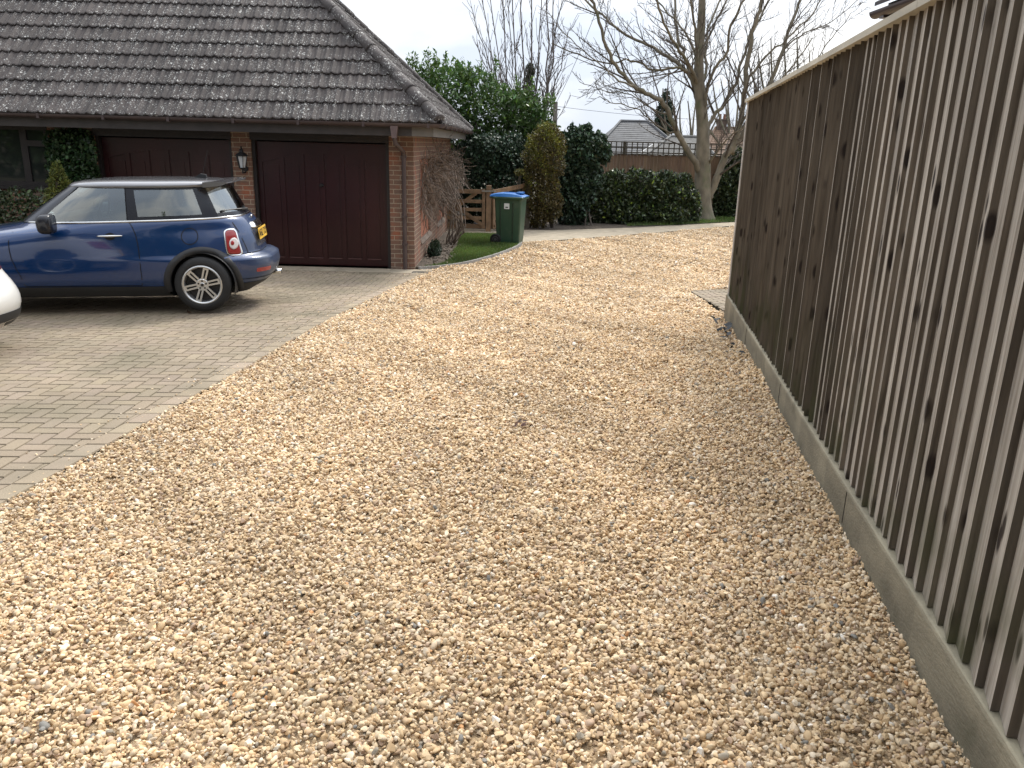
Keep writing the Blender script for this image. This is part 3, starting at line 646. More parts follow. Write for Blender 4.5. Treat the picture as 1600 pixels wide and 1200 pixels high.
# wall lantern on the pier between the doors
LX, LY, LZ = at(378, 250, YW - .16)
lan = empty('wall_lantern', (LX, LY, LZ - .22), 'black coach lantern with clear panes on the brick pier between the garage doors', 'lantern')
mb = MB(); mb.tube([(LX, YW-.005, LZ-.12), (LX, YW-.03, LZ-.20), (LX, LY-.0, LZ-.20), (LX, LY, LZ-.13)], [.012]*4, 8)
mb.lathe([(0, -.02), (.045, -.02), (.045, 0)], 14, (LX, YW-.002, LZ-.14), 'Y'); mb.build('bracket', m_black, lan)
mb = MB(); mb.lathe([(.012, -.15), (.05, -.13), (.055, -.12), (.0, -.115)], 6, (LX, LY, LZ)); 
for k in range(6):
    a = math.pi * k / 3; mb.bar((LX + .05*math.cos(a), LY + .05*math.sin(a), LZ-.125), (LX + .085*math.cos(a), LY + .085*math.sin(a), LZ+.06), .010, .010)
mb.build('cage', m_black, lan)
m_pane = M('lantern_pane', (.55, .58, .60), rough=.15, attr=False); 
mb = MB(); mb.lathe([(.043, -.118), (.078, .058)], 6, (LX, LY, LZ)); mb.build('pane', m_pane, lan)
mb = MB(); mb.lathe([(.0, .065), (.105, .06), (.105, .072), (.06, .11), (.035, .125), (.03, .15), (.04, .155), (.012, .18), (.018, .2), (0, .22)], 6, (LX, LY, LZ)); mb.build('cap', m_black, lan)

# ------------------------------------------------------------------ the tall board fence on the right
fence = empty('board_fence', (FX(4), 4, float(H(FX(4), 4))), 'tall weathered brown board fence on a grey gravel board along the driveway', 'fence')
fd = Vector((.152, 1, -.0155)).normalized(); fo = Vector((1, -.152, 0)).normalized()      # along, outwards to the right
def FP(y, off, z): return Vector((FX(y), y, 0)) + fo * off + Vector((0, 0, z))
zb_t = lambda y: .104 + .0155 * (8.8 - y)          # top of gravel board
zc = lambda y: 2.14 + .0125 * (8.8 - y)            # underside of the cap
YE = 8.83
m_board, t, b = base_mat('fence_board'); n_ = t.nodes; l_ = t.links
tcf = n_.new('ShaderNodeTexCoord'); mpf = n_.new('ShaderNodeMapping'); mpf.inputs['Scale'].default_value = (14, 14, .9); l_.new(tcf.outputs['Object'], mpf.inputs[0])
g1 = n_.new('ShaderNodeTexNoise'); g1.inputs['Scale'].default_value = 2.4; g1.inputs['Detail'].default_value = 8; g1.inputs['Distortion'].default_value = .6; l_.new(mpf.outputs[0], g1.inputs['Vector'])
rp = n_.new('ShaderNodeValToRGB'); rp.color_ramp.elements[0].position = .28; rp.color_ramp.elements[0].color = (.52, .48, .44, 1); rp.color_ramp.elements[1].position = .72; rp.color_ramp.elements[1].color = (1.3, 1.3, 1.3, 1); l_.new(g1.outputs[0], rp.inputs[0])
vc = n_.new('ShaderNodeVertexColor'); vc.layer_name = 'col'
mu = n_.new('ShaderNodeMixRGB'); mu.blend_type = 'MULTIPLY'; mu.inputs[0].default_value = 1; l_.new(rp.outputs[0], mu.inputs[1]); l_.new(vc.outputs[0], mu.inputs[2])
# knots
mpk = n_.new('ShaderNodeMapping'); mpk.inputs['Scale'].default_value = (8, 8, 4.0); l_.new(tcf.outputs['Object'], mpk.inputs[0])
vk = n_.new('ShaderNodeTexVoronoi'); vk.inputs['Scale'].default_value = 1.0; l_.new(mpk.outputs[0], vk.inputs['Vector'])
kr = n_.new('ShaderNodeMapRange'); kr.inputs['From Min'].default_value = .23; kr.inputs['From Max'].default_value = .13; l_.new(vk.outputs['Distance'], kr.inputs['Value'])
mk = n_.new('ShaderNodeMixRGB'); l_.new(kr.outputs[0], mk.inputs[0]); l_.new(mu.outputs[0], mk.inputs[1]); mk.inputs[2].default_value = (.022, .014, .010, 1)
# algae towards the foot
sxyz = n_.new('ShaderNodeSeparateXYZ'); l_.new(tcf.outputs['Object'], sxyz.inputs[0])
gz = n_.new('ShaderNodeMapRange'); gz.inputs['From Min'].default_value = .85; gz.inputs['From Max'].default_value = .1; l_.new(sxyz.outputs['Z'], gz.inputs['Value'])
gn2 = n_.new('ShaderNodeTexNoise'); gn2.inputs['Scale'].default_value = 3.6; gn2.inputs['Detail'].default_value = 5; l_.new(tcf.outputs['Object'], gn2.inputs['Vector'])
gm = n_.new('ShaderNodeMapRange'); gm.inputs['From Min'].default_value = .42; gm.inputs['From Max'].default_value = .68; l_.new(gn2.outputs[0], gm.inputs['Value'])
ga = n_.new('ShaderNodeMath'); ga.operation = 'MULTIPLY'; l_.new(gz.outputs[0], ga.inputs[0]); l_.new(gm.outputs[0], ga.inputs[1])
mg = n_.new('ShaderNodeMixRGB'); l_.new(ga.outputs[0], mg.inputs[0]); l_.new(mk.outputs[0], mg.inputs[1]); mg.inputs[2].default_value = (.075, .078, .036, 1)
l_.new(mg.outputs[0], b.inputs['Base Color']); b.inputs['Roughness'].default_value = .8
bpf = n_.new('ShaderNodeBump'); bpf.inputs['Strength'].default_value = .35; bpf.inputs['Distance'].default_value = .01; l_.new(g1.outputs[0], bpf.inputs['Height']); l_.new(bpf.outputs[0], b.inputs['Normal'])
r = random.Random(12); mb = MB(); y = YE - .03; PITCH = .106
while y > -1.2:
    pj = PITCH * r.uniform(.88, 1.1); y0 = y - pj      # board from y0 (thick edge, towards the camera) to y (thin, behind the next)
    t_ = .0295 * r.uniform(.72, 1.18)
    zt0 = zc(y0) + .005; zb0 = zb_t(y0) + .002 + r.uniform(0, .006)
    lean = r.gauss(0, .003)
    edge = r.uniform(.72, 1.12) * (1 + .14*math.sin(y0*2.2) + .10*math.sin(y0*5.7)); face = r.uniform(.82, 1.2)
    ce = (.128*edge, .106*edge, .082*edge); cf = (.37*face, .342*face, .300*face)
    def q(yy, off, z, top=0): return FP(yy + (lean if top else 0), off, z)
    # near edge
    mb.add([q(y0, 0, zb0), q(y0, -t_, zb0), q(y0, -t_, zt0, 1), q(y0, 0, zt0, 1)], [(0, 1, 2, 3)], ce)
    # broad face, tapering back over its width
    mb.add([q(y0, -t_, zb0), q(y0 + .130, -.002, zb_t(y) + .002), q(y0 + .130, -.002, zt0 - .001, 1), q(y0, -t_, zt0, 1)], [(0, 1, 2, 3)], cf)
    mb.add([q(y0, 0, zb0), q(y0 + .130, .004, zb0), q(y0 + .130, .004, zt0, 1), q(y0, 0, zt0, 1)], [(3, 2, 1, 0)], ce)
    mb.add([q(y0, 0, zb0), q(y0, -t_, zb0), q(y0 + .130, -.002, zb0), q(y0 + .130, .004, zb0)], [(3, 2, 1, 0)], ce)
    y = y0
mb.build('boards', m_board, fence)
m_gboard = M('gravel_board', (.29, .265, .20), rough=.85, var=.22, vs=3.5, stretch=(1, 1, 3), bump=.3, bs=40, dirt=((.10, .095, .06), 5, .56, .78))
mb = MB(); r = random.Random(44); ysg = np.linspace(YE + .04, -1.2, 60); zlo = lambda y: float(H(FX(y), y)) - .12
for a, b2 in zip(ysg, ysg[1:]):
    c = (1, 1, 1)
    P = lambda y, o_, z: FP(y, o_, z)
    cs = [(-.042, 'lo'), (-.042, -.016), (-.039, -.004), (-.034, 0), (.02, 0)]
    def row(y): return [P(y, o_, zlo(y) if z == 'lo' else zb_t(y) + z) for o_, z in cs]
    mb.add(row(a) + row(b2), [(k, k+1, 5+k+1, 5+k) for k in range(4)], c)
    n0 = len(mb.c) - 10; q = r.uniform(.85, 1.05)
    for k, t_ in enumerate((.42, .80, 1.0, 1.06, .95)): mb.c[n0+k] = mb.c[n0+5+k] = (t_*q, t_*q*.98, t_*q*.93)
mb.add([FP(YE+.04, o_, (zlo(YE) if z == 'lo' else zb_t(YE+.04)+z)) for o_, z in cs] + [FP(YE+.04, .02, zlo(YE))], [tuple(range(6))])
mb.add([FP(-1.2, o_, (zlo(-1.2) if z == 'lo' else zb_t(-1.2)+z)) for o_, z in cs] + [FP(-1.2, .02, zlo(-1.2))], [tuple(range(6))[::-1]])
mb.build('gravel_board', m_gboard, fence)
mb = MB(); yy = 7.0
while yy > -1: mb.bar(FP(yy, -.0425, zb_t(yy)-.17), FP(yy, -.0425, zb_t(yy)-.016), .004, .003, up=(0, 1, 0)); yy -= 1.83
mb.build('board_joints', m_black, fence)['kind'] = 'stuff'
m_cap = M('cap_rail', (.50, .465, .38), rough=.8, var=.18, vs=9, stretch=(1, .2, 1))
mb = MB(); yy = YE + .06
while yy > -1.2:
    y2 = max(yy - 1.83, -1.21); a, b2 = FP(yy, -.018, zc(yy)+.016), FP(y2 + .004, -.018, zc(y2)+.016); mb.bar(a, b2, .072, .032, (r.uniform(.85, 1.05),)*3); yy = y2
mb.build('cap_rail', m_cap, fence)
mb = MB(); mb.bar(FP(YE+.012, -.012, zb_t(YE)+.0), FP(YE+.012, -.012, zc(YE)), .030, .040, (1, 1, 1), up=(0, 1, 0)); mb.build('end_batten', M('end_batten', (.43, .40, .37), rough=.8), fence)
for yp in (YE - .05, 6.6, 4.6, 2.6, .6):
    mb = MB(); mb.bar(FP(yp, .075, -.4), FP(yp, .075, zc(yp) - .05), .10, .10, (1, 1, 1), up=(0, 1, 0)); mb.build('post', M('fence_post', (.12, .09, .06), rough=.85), fence)
mb = MB()
for zr in (.45, 1.15, 1.85): mb.bar(FP(YE, .03, zr), FP(-1.2, .03, zr + .15), .05, .07)
mb.build('rails', M('fence_rail', (.12, .09, .06), rough=.85), fence)

# little brick apron by the end of the fence
mb = MB(); r = random.Random(4)
AP = [(2.50, 11.6), (2.46, 9.15), (2.62, 9.0), (6.5, 9.0), (6.5, 12.2), (3.3, 12.0)]
u = .1
for j in range(34):
    for i_ in range(42):
        k = (i_ - j) % 4
        if k == 0: rc = (i_, j, i_+2, j+1)
        elif k == 3: rc = (i_, j, i_+1, j+2)
        else: continue
        ax, ay, bx, by = 2.45+rc[0]*u+.0035, 9.0+rc[1]*u+.0035, 2.45+rc[2]*u-.0035, 9.0+rc[3]*u-.0035
        Pq = [(ax, ay), (bx, ay), (bx, by), (ax, by)]
        Pq = clip(Pq, (2.46, 9.0), (2.46, 8.8)) if False else Pq
        Pq = clip(clip(Pq, (3.3, 11.95), (2.5, 11.45)), (2.57, 11.6), (2.50, 9.0))
        if len(Pq) > 2: block(mb, Pq, r, .012)
tag(mb.build('brick_apron', m_pave), kind='structure')
mb = MB(); mb.add([(x, y, float(H(x, y)) + .018) for x, y in AP], [tuple(range(len(AP)))[::-1]])

# scraps of weed membrane showing at the foot of the fence end
mb = MB(); r = random.Random(2)
for k in range(26):
    yy = r.uniform(6.6, 8.7); p = FP(yy, -.08 - r.uniform(0, .10), float(H(FX(yy), yy)) + .022); d = Vector((r.uniform(-1, 1), r.uniform(-1, 1), r.uniform(-.2, .6))) * .07; e = Vector((r.uniform(-1, 1), r.uniform(-1, 1), r.uniform(0, .5))) * .05
    mb.add([p, p + d, p + d + e, p + e], [(0, 1, 2, 3)])
o = mb.build('torn_membrane', M('membrane', (.035, .04, .045), rough=.6)); tag(o, 'torn dark weed membrane poking from the gravel at the far foot of the fence', 'membrane', kind='stuff')
# pale splinter of wood at the near end, dead leaf clumps
a = Vector((*at(1510, 1176, 1.93)[:2], 0)); 
mb = MB(); p0 = Vector((1.33, 1.91, .025)); mb.tube([p0, p0 + Vector((.035, -.03, .004)), p0 + Vector((.085, -.055, .0)), p0 + Vector((.15, -.12, -.004))], [.004, .011, .014, .008], 7)
tag(mb.build('wood_splinter', M('pale_wood', (.72, .69, .66), rough=.6), smooth=True), 'pale splinter lying on the gravel against the gravel board', 'splinter')
def leaflitter(name, x, y, z, n, s, label, seed, colr=(.05, .018, .014), cat='dead leaf', sp=None):
    r = random.Random(seed); mb = MB()
    for k in range(n):
        p = Vector((x + r.gauss(0, sp[0] if sp else s*.7), y + r.gauss(0, sp[1] if sp else s*.5), z + r.uniform(0, s*.35))); d = Vector((r.uniform(-1,1), r.uniform(-1,1), r.uniform(-.5,.7))).normalized() * s * .6; e = d.cross(Vector((r.uniform(-.4,.4), r.uniform(-.4,.4), 1))).normalized() * s * .3
        mb.add([p - d, p + e*.9, p + d, p - e, p + Vector((0, 0, s*.15))], [(0, 1, 4), (1, 2, 4), (2, 3, 4), (3, 0, 4)], (r.uniform(.6, 1.5),)*3)
    tag(mb.build(name, M(name, colr, rough=.7)), label, cat)
leaflitter('dead_leaf', .07, 4.78, float(H(.07, 4.78)) + .028, 9, .045, 'small dark red dead leaf lying on the open gravel', 5)
leaflitter('leaf_clump', -3.63, 8.72, float(H(-3.63, 8.72)) + .018, 7, .04, 'brown dead leaves on the paving in front of the blue car rear wheel', 6, (.07, .04, .02))

# ------------------------------------------------------------------ foliage
def px_blob(px, py, D, rx, ry, rd=None):
    c = at(px, py, D); dep = (c - Vector((0, 0, CZ))).dot(Fw); s_ = dep / F_PX
    return (c.x, c.y, c.z, rx * s_, (rd if rd else rx * s_ * .9), ry * s_)
def leafcloud(name, blobs, n, ll, lw, mat, parent=None, seed=1, tint=None, zmin=ZF, out=.55, shell=.16, lump=.18, droop=0.0, inner=.25, vspread=.28, label=None, cat=None, kind=None, cut=None):
    r = np.random.default_rng(seed); B = np.array(blobs, float); ar = B[:,3]*B[:,5] + B[:,3]*B[:,4] + B[:,4]*B[:,5]
    ids = r.choice(len(B), n, p=ar/ar.sum()); d = r.normal(0, 1, (n, 3)); d /= np.linalg.norm(d, axis=1)[:, None]
    c = B[ids, :3]; R_ = B[ids, 3:6]
    rad = 1 - np.abs(r.normal(0, shell, n)); ii = r.random(n) < inner; rad[ii] = r.uniform(.3, .95, ii.sum())
    q = d * 3.0 + c * 1.1
    lm = lump * (np.sin(q[:,0]*2.3+seed) * np.sin(q[:,1]*2.9+1) + np.sin(q[:,2]*3.1+q[:,0]*1.7) * .6 + .5*np.sin(q[:,0]*6+q[:,2]*5))
    p = c + d * R_ * (rad + lm)[:, None]
    keep = p[:,2] > zmin
    for k in range(len(B)):                       # drop the points deep inside another blob
        e = (((p - B[k,:3]) / B[k,3:6])**2).sum(1); keep &= ~((e < .5) & (ids != k) & (r.random(n) < .75))
    if cut is not None: keep &= cut(p)
    p, d = p[keep], d[keep]; n = len(p)
    dirv = d * out + r.normal(0, .6, (n, 3)); dirv[:,2] += .15 - droop; dirv /= np.linalg.norm(dirv, axis=1)[:, None]
    sd = np.cross(dirv, r.normal(0, 1, (n, 3)) * .6 + np.array([0, 0, 1.0])); sd /= np.linalg.norm(sd, axis=1)[:, None] + 1e-9
    up = np.cross(sd, dirv); L_ = ll * r.uniform(.65, 1.3, n)[:, None]; W_ = lw * r.uniform(.7, 1.25, n)[:, None]
    V = np.stack([p - dirv*L_*.5, p + sd*W_*.5 + up*W_*.12, p + dirv*L_*.5, p - sd*W_*.5 + up*W_*.12], 1).reshape(-1, 3)
    i4 = np.arange(n) * 4; Fc = np.concatenate([np.stack([i4, i4+1, i4+2], 1), np.stack([i4, i4+2, i4+3], 1)])
    t_ = np.exp(r.normal(0, vspread, n)); C = np.stack([t_ * r.uniform(.85, 1.2, n), t_, t_ * r.uniform(.75, 1.15, n)], 1)
    if tint is not None: C = C * tint(p, r)
    o = npmesh(name, V, Fc, np.repeat(C, 4, 0), mat, parent)
    if label: tag(o, label, cat, kind=kind)
    return o
def stems(name, parent, base, blobs, mat, n=7, r0=.05, seed=1):
    r = random.Random(seed); mb = MB(); b0 = Vector(base)
    for k in range(n):
        B = r.choice(blobs); e = Vector(B[:3]) + Vector((r.uniform(-.5,.5)*B[3], r.uniform(-.5,.5)*B[4], r.uniform(-.1,.6)*B[5])); s0 = b0 + Vector((r.uniform(-.4,.4), r.uniform(-.3,.3), 0))
        m_ = (s0 + e) / 2 + Vector((r.uniform(-.1,.1), r.uniform(-.1,.1), .1)); mb.tube([s0, m_, e], [r0, r0*.7, r0*.3], 6)
    return mb.build(name, mat, parent)
def shrub(name, label, cat, blobs, n, ll, lw, mat, seed, group=None, sr=.05, **k):
    cx = sum(b_[0] for b_ in blobs)/len(blobs); cy = sum(b_[1] for b_ in blobs)/len(blobs)
    t = empty(name, (cx, cy, ZF), label, cat, group)
    leafcloud('foliage', blobs, n, ll, lw, mat, t, seed, **k); stems('stem', t, (cx, cy, ZF), blobs, m_twig, r0=sr, seed=seed); return t

LB = [px_blob(*q) for q in ((660,170,23.2,42,58),(705,160,23,50,56),(752,168,23,50,54),(800,188,23.3,46,46),(838,215,23.2,34,48),(700,245,22.9,58,55),(775,255,22.9,60,50),(835,262,22.9,34,55))]
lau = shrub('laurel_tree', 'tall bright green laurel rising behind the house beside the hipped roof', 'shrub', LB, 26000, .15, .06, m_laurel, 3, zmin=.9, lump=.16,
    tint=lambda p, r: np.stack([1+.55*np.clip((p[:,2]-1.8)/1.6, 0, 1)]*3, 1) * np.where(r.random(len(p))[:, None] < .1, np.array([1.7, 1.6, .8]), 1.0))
mbs = MB(); r = random.Random(9); SP = []
for k in range(46):
    B = r.choice(LB[:5]); a = Vector((B[0] + r.uniform(-.8,.8)*B[3], B[1] + r.uniform(-.5,.5)*B[4], B[2] + B[5]*r.uniform(.55,.95))); e = a + Vector((r.uniform(-.12,.12), r.uniform(-.1,.1), r.uniform(.25,.6)))
    mbs.tube([a, e], [.012, .006], 4, (.8, 1, .6)); SP.append((a, e))
mbs.build('shoots', m_twig, lau)['kind'] = 'stuff'
lb2 = [((a.x+e.x)/2, (a.y+e.y)/2, (a.z+e.z)/2+.06, .09, .09, (e.z-a.z)*.6) for a, e in SP]
leafcloud('shoot_leaves', lb2, 1500, .13, .05, m_laurel, lau, 11, lump=0, inner=.5, tint=lambda p, r: np.full((len(p), 3), 1.7)*np.array([1, 1, .75]))

shrub('ivy_hedge', 'dark ivy clad hedge behind the timber gate', 'hedge', [px_blob(*q) for q in ((722,290,21,30,62),(755,285,21,36,66),(790,285,21.1,36,62),(812,300,21.3,20,58),(760,245,21.2,44,36),(800,240,21.5,30,30))], 24000, .085, .06, m_ivy, 5, lump=.08, shell=.1, droop=.5, vspread=.4)
shrub('golden_shrub', 'upright shrub with yellow tips and browning foliage behind the wheelie bin', 'shrub', [px_blob(*q) for q in ((850,248,20.7,33,50),(846,292,20.6,27,46),(858,222,20.8,24,30),(842,330,20.7,20,26),(862,318,20.8,18,30))], 22000, .055, .035, m_gold, 6, lump=.1, shell=.12, vspread=.35,
    tint=lambda p, r: np.where(((p[:,2]*.55 - p[:,0]*.35 - .25 + .35*np.sin(p[:,0]*9+p[:,2]*7) + r.normal(0, .38, len(p))) > .42)[:, None], np.array([1.2, 1.25, .8]), np.array([.68, .56, .7])))
shrub('golden_sprig', 'little yellow green sprig beside the golden shrub above the gate', 'shrub', [px_blob(812,269,20.3,9,5)], 240, .06, .035, m_gold, 26, lump=.05, sr=.008)
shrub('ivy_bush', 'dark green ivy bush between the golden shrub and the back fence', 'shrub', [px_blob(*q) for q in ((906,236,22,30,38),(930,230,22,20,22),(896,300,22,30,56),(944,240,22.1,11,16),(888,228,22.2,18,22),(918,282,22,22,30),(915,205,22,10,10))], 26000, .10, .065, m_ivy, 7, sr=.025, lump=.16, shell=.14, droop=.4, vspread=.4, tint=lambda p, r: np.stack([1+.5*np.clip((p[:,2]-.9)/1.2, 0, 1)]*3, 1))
shrub('laurel_hedge', 'wide glossy laurel hedge in front of the back fence', 'hedge', [px_blob(*q) for q in ((945,318,22.9,32,44),(965,298,23,30,32),(1000,302,23.1,36,38),(1035,303,23.3,34,36),(1062,312,23.5,26,40),(1080,328,23.6,16,30),(975,335,22.9,40,26),(1030,336,23.2,44,24))], 30000, .12, .055, m_hedge, 8, lump=.09, shell=.12, vspread=.5, tint=lambda p, r: np.where((r.random(len(p)) < .07)[:, None], np.array([3.4, 3.4, 1.3]), 1.0))
shrub('dark_laurel', 'dark laurel growing between the tree trunk and the tall board fence', 'shrub', [px_blob(*q) for q in ((1138,295,25.6,26,40),(1150,260,25.8,24,26),(1135,330,25.6,26,26),(1165,300,25.8,30,50))], 13000, .12, .055, m_hedge, 9, lump=.1, vspread=.5)
# planting against the house
t = empty('climbing_ivy', (-7.2, 13.3, ZF), 'ivy covering the brick pier left of the farther garage door', 'ivy')
leafcloud('foliage', [(-7.22, 13.30, z, .36, .09, .26) for z in (-.2, .1, .4, .7, 1.0, 1.3, 1.48)] + [(-7.15, 13.30, z, .33, .10, .25) for z in (.3, .8, 1.2, 1.45)] + [(x_, 13.30, z, .16, .07, .3) for z in (.2, .6, 1.0, 1.4) for x_ in (-7.5, -6.95)], 11000, .075, .06, m_hedge, t, 12, lump=.06, inner=.5, vspread=.45, droop=.5, tint=lambda p, r: np.array([.8, 1.05, .95]) * np.ones((len(p), 3)))
stems('stem', t, (-7.2, 13.3, ZF), [(-7.2, 13.32, .6, .3, .02, .6)], m_twig, 6, .02, 4)
shrub('clipped_hedge', 'low leafy hedge under the house window beyond the blue car', 'hedge', [(x, 12.62, z, .42, .36, .48) for x in np.arange(-12.4, -7.3, .42) for z in (.35, -.05)], 28000, .075, .04, m_hedge, 13, lump=.05, vspread=.5)
CX = at(93, 290, 12.45)
shrub('dwarf_conifer', 'small bright green conifer standing between the clipped hedge and the ivy', 'conifer', [(CX.x, CX.y, z, w_, w_, .22) for z, w_ in ((1.02, .10), (.86, .17), (.68, .23), (.48, .28), (.25, .32), (0, .35), (-.25, .36))], 11000, .06, .022, m_conifer, 14, lump=.12, out=.9, vspread=.3)

# ------------------------------------------------------------------ dead climber on the side wall
vine = empty('dead_climber', (-1.5, 16.6, ZF), 'tangled leafless climber hanging on the side wall of the house', 'climber')
r = random.Random(21); mb = MB()
for k in range(1500):
    yy = r.uniform(14.15, 19.2); top = 1.30 + .06*math.sin(yy*2); bot = .46 + .10*math.sin(yy*3)
    z = r.uniform(bot, top + .12); bulge = .05 + .42*max(0, (yy-14.2)/5)**1.2 * math.sin(math.pi * min(1, max(0, (1.75 - z)/1.25)))
    if z < bot + .15 and r.random() < .4: continue
    x = XC + .02 + r.uniform(0, 1)**.6 * bulge; p = Vector((x, yy, z)); d = Vector((r.uniform(-.3,.4), r.uniform(-1,1), r.uniform(-1.1,.6))).normalized(); P = [p]
    for s_ in range(r.randint(3, 6)):
        d = (d + Vector((r.uniform(-.5,.5), r.uniform(-.5,.5), r.uniform(-.6,.35)))*.8).normalized(); p = p + d * r.uniform(.05, .12); p.x = max(p.x, XC + .012); P.append(p)
    rad = r.uniform(.003, .007); mb.tube(P, [rad]*len(P), 3, (r.uniform(.7, 1.5),)*3, cap=False)
mb.build('twig', m_vine, vine)
mb = MB(); base = Vector((-1.42, 16.75, ZF))
for k in range(16):
    e = Vector((XC + r.uniform(.05, .35), r.uniform(16.0, 18.6), r.uniform(.45, 1.1))); s0 = base + Vector((r.uniform(-.07,.10), r.uniform(-.15,.2), 0)); m1 = s0 + Vector((r.uniform(-.05,.3), r.uniform(-.3,.5), r.uniform(.25,.5))); m2 = (m1+e)/2 + Vector((r.uniform(0,.12), r.uniform(-.2,.2), 0))
    q = r.uniform(.008, .02); mb.tube([s0, (s0+m1)/2 + Vector((r.uniform(-.05,.05), r.uniform(-.08,.08), 0)), m1, m2, e], [q*1.2, q*1.1, q, q*.7, q*.4], 7, (r.uniform(.7, 1.2),)*3)
mb.tube([Vector((-1.5, 15.9, 1.3)), Vector((-1.55, 15.7, 1.55)), Vector((-1.6, 15.5, 1.72))], [.01, .014, .008], 6)
mb.build('stem', m_vine, vine, smooth=True)
shrub('foot_plant', 'tuft of dark green leaves at the foot of the side wall', 'plant', [(-1.50, 14.75, -.28, .13, .16, .14), (-1.5, 14.9, -.2, .1, .14, .12)], 700, .10, .022, m_ivy, 15, lump=.05, out=1, sr=.008)
leaflitter('leaf_litter', -1.42, 15.6, ZF+.055, 420, .05, 'brown leaf litter on the soil along the side wall', 17, (.13, .10, .07), 'leaf litter', (.12, .9)); bpy.data.objects['leaf_litter']['kind'] = 'stuff'

# ------------------------------------------------------------------ bare trees
def curve_pts(P, n_=4):
    """Catmull-Rom through P"""
    out = []; Q = [P[0]] + list(P) + [P[-1]]
    for i in range(1, len(Q)-2):
        for k in range(n_):
            t = k/n_; a, b_, c_, d_ = Q[i-1], Q[i], Q[i+1], Q[i+2]
            out.append(.5*((2*b_) + (c_-a)*t + (2*a-5*b_+4*c_-d_)*t*t + (3*b_-3*c_+d_-a)*t**3))
    return out + [P[-1]]
def sprout(mb, P, R0, lv, r, cnt, lfrac, ang, upb, start=.2, minr=.0035):
    """children along polyline P; R0 radii list"""
    tot = sum((P[i+1]-P[i]).length for i in range(len(P)-1))
    for k in range(cnt):
        t = start + (1-start) * (k + r.random()) / cnt; i = min(int(t*(len(P)-1)), len(P)-2); f = t*(len(P)-1)-i
        p = P[i].lerp(P[i+1], f); rr0 = R0[i]*(1-f)+R0[i+1]*f
        tg = (P[i+1]-P[i]).normalized(); ax = tg.orthogonal().normalized(); ax.rotate(Matrix.Rotation(r.uniform(0, 6.283), 3, tg))
        d = tg.copy(); d.rotate(Matrix.Rotation(r.uniform(*ang), 3, ax)); d = (d + Vector((0, 0, upb*r.uniform(.3, 1)))).normalized()
        ln = tot * lfrac * r.uniform(.5, 1.15) * (1.15 - .75*t); rr = max(minr, min(rr0*.62, ln*.014 + .003)); 
        if ln < .12: continue
        seg = 5 if lv > 0 else 3; Q = [p]; dd = d
        for s_ in range(seg):
            dd = (dd + Vector((r.uniform(-1,1), r.uniform(-1,1), r.uniform(-.6,1)))*.16 + Vector((0,0,upb*.12))).normalized(); Q.append(Q[-1] + dd*ln/seg)
        rs = [max(minr*.8, rr*(1-.8*s_/seg)) for s_ in range(seg+1)]
        mb.tube(Q, rs, 5 if rr > .02 else 3, (r.uniform(.8, 1.15),)*3, cap=False)
        if lv > 0: sprout(mb, Q, rs, lv-1, r, max(4, int(cnt*.5)) if lv > 1 else 4, lfrac*1.05, ang, upb, .18, minr)

tree = empty('bare_tree', tuple(at(1100, 345, 24.4)), 'large leafless tree with wide spreading limbs on the grass by the back fence', 'tree')
TD = 24.4; r = random.Random(31)
def limb(pxs, d1=0, d0=0): 
    n_ = len(pxs); return [at(x, y, TD + d0 + (d1-d0) * k/(n_-1)) for k, (x, y) in enumerate(pxs)]
tr = MB()
P = curve_pts(limb([(1100,350),(1099,330),(1098,300),(1098,262),(1098,200),(1094,150),(1092,100),(1095,50),(1097,0),(1096,-60),(1100,-120)]))
def rad_at(k, n_, table): return float(np.interp(k/(n_-1), [a for a, _ in table], [b_ for _, b_ in table]))
RR = [rad_at(k, len(P), [(0, .42), (.06, .31), (.13, .25), (.3, .23), (.38, .18), (.6, .135), (.8, .10), (1, .06)]) for k in range(len(P))]
tr.tube(P, RR, 14); trunkP, trunkR = P, RR
limbs = []
def add_limb(pxs, r0, r1, d1=0, d0=0):
    P = curve_pts(limb(pxs, d1, d0)); P = [p + Vector((r.gauss(0,1), r.gauss(0,1), r.gauss(0,1)))*.02 for p in P]; n_ = len(P); R_ = [.85*(r0 + (r1-r0)*(k/(n_-1))**.6) for k in range(n_)]; R_[0] *= 1.25; tr.tube(P, R_, 9 if r0 > .08 else 6); limbs.append((P, R_))
add_limb([(1103,318),(1110,300),(1124,268),(1140,235),(1155,203),(1162,160),(1167,110),(1176,50),(1190,0),(1204,-70)], .165, .055, -.3, .05)
add_limb([(1141,238),(1158,212),(1182,175),(1201,135),(1222,80),(1235,40),(1253,-5),(1275,-60)], .12, .04, .8)
add_limb([(1098,285),(1086,256),(1068,226),(1055,199),(1040,167),(1022,150),(995,138),(968,111),(948,74),(934,22),(918,-10),(900,-60)], .135, .035, -1.6)
add_limb([(1095,168),(1090,143),(1076,116),(1049,93),(1029,80),(995,63),(961,43),(934,18),(900,-15)], .10, .03, 1.2)
add_limb([(1094,150),(1082,122),(1066,107),(1045,106),(1019,110),(988,93),(944,98),(904,84),(860,68)], .07, .018, -1.0)
add_limb([(1095,178),(1089,155),(1078,115),(1066,78),(1055,44),(1056,0),(1050,-50)], .085, .035, 1.6)
add_limb([(1090,135),(1082,110),(1062,78),(1042,45),(1025,0),(1010,-50)], .07, .03, -1.8)
add_limb([(1099,172),(1104,150),(1112,115),(1136,80),(1141,38),(1166,-5),(1190,-50)], .08, .03, -1.2)
add_limb([(1101,205),(1110,188),(1132,160),(1150,128),(1163,82),(1175,50),(1200,5),(1220,-40)], .085, .03, .9)
add_limb([(1096,140),(1103,88),(1107,44),(1128,-5)], .06, .03, 1.5)
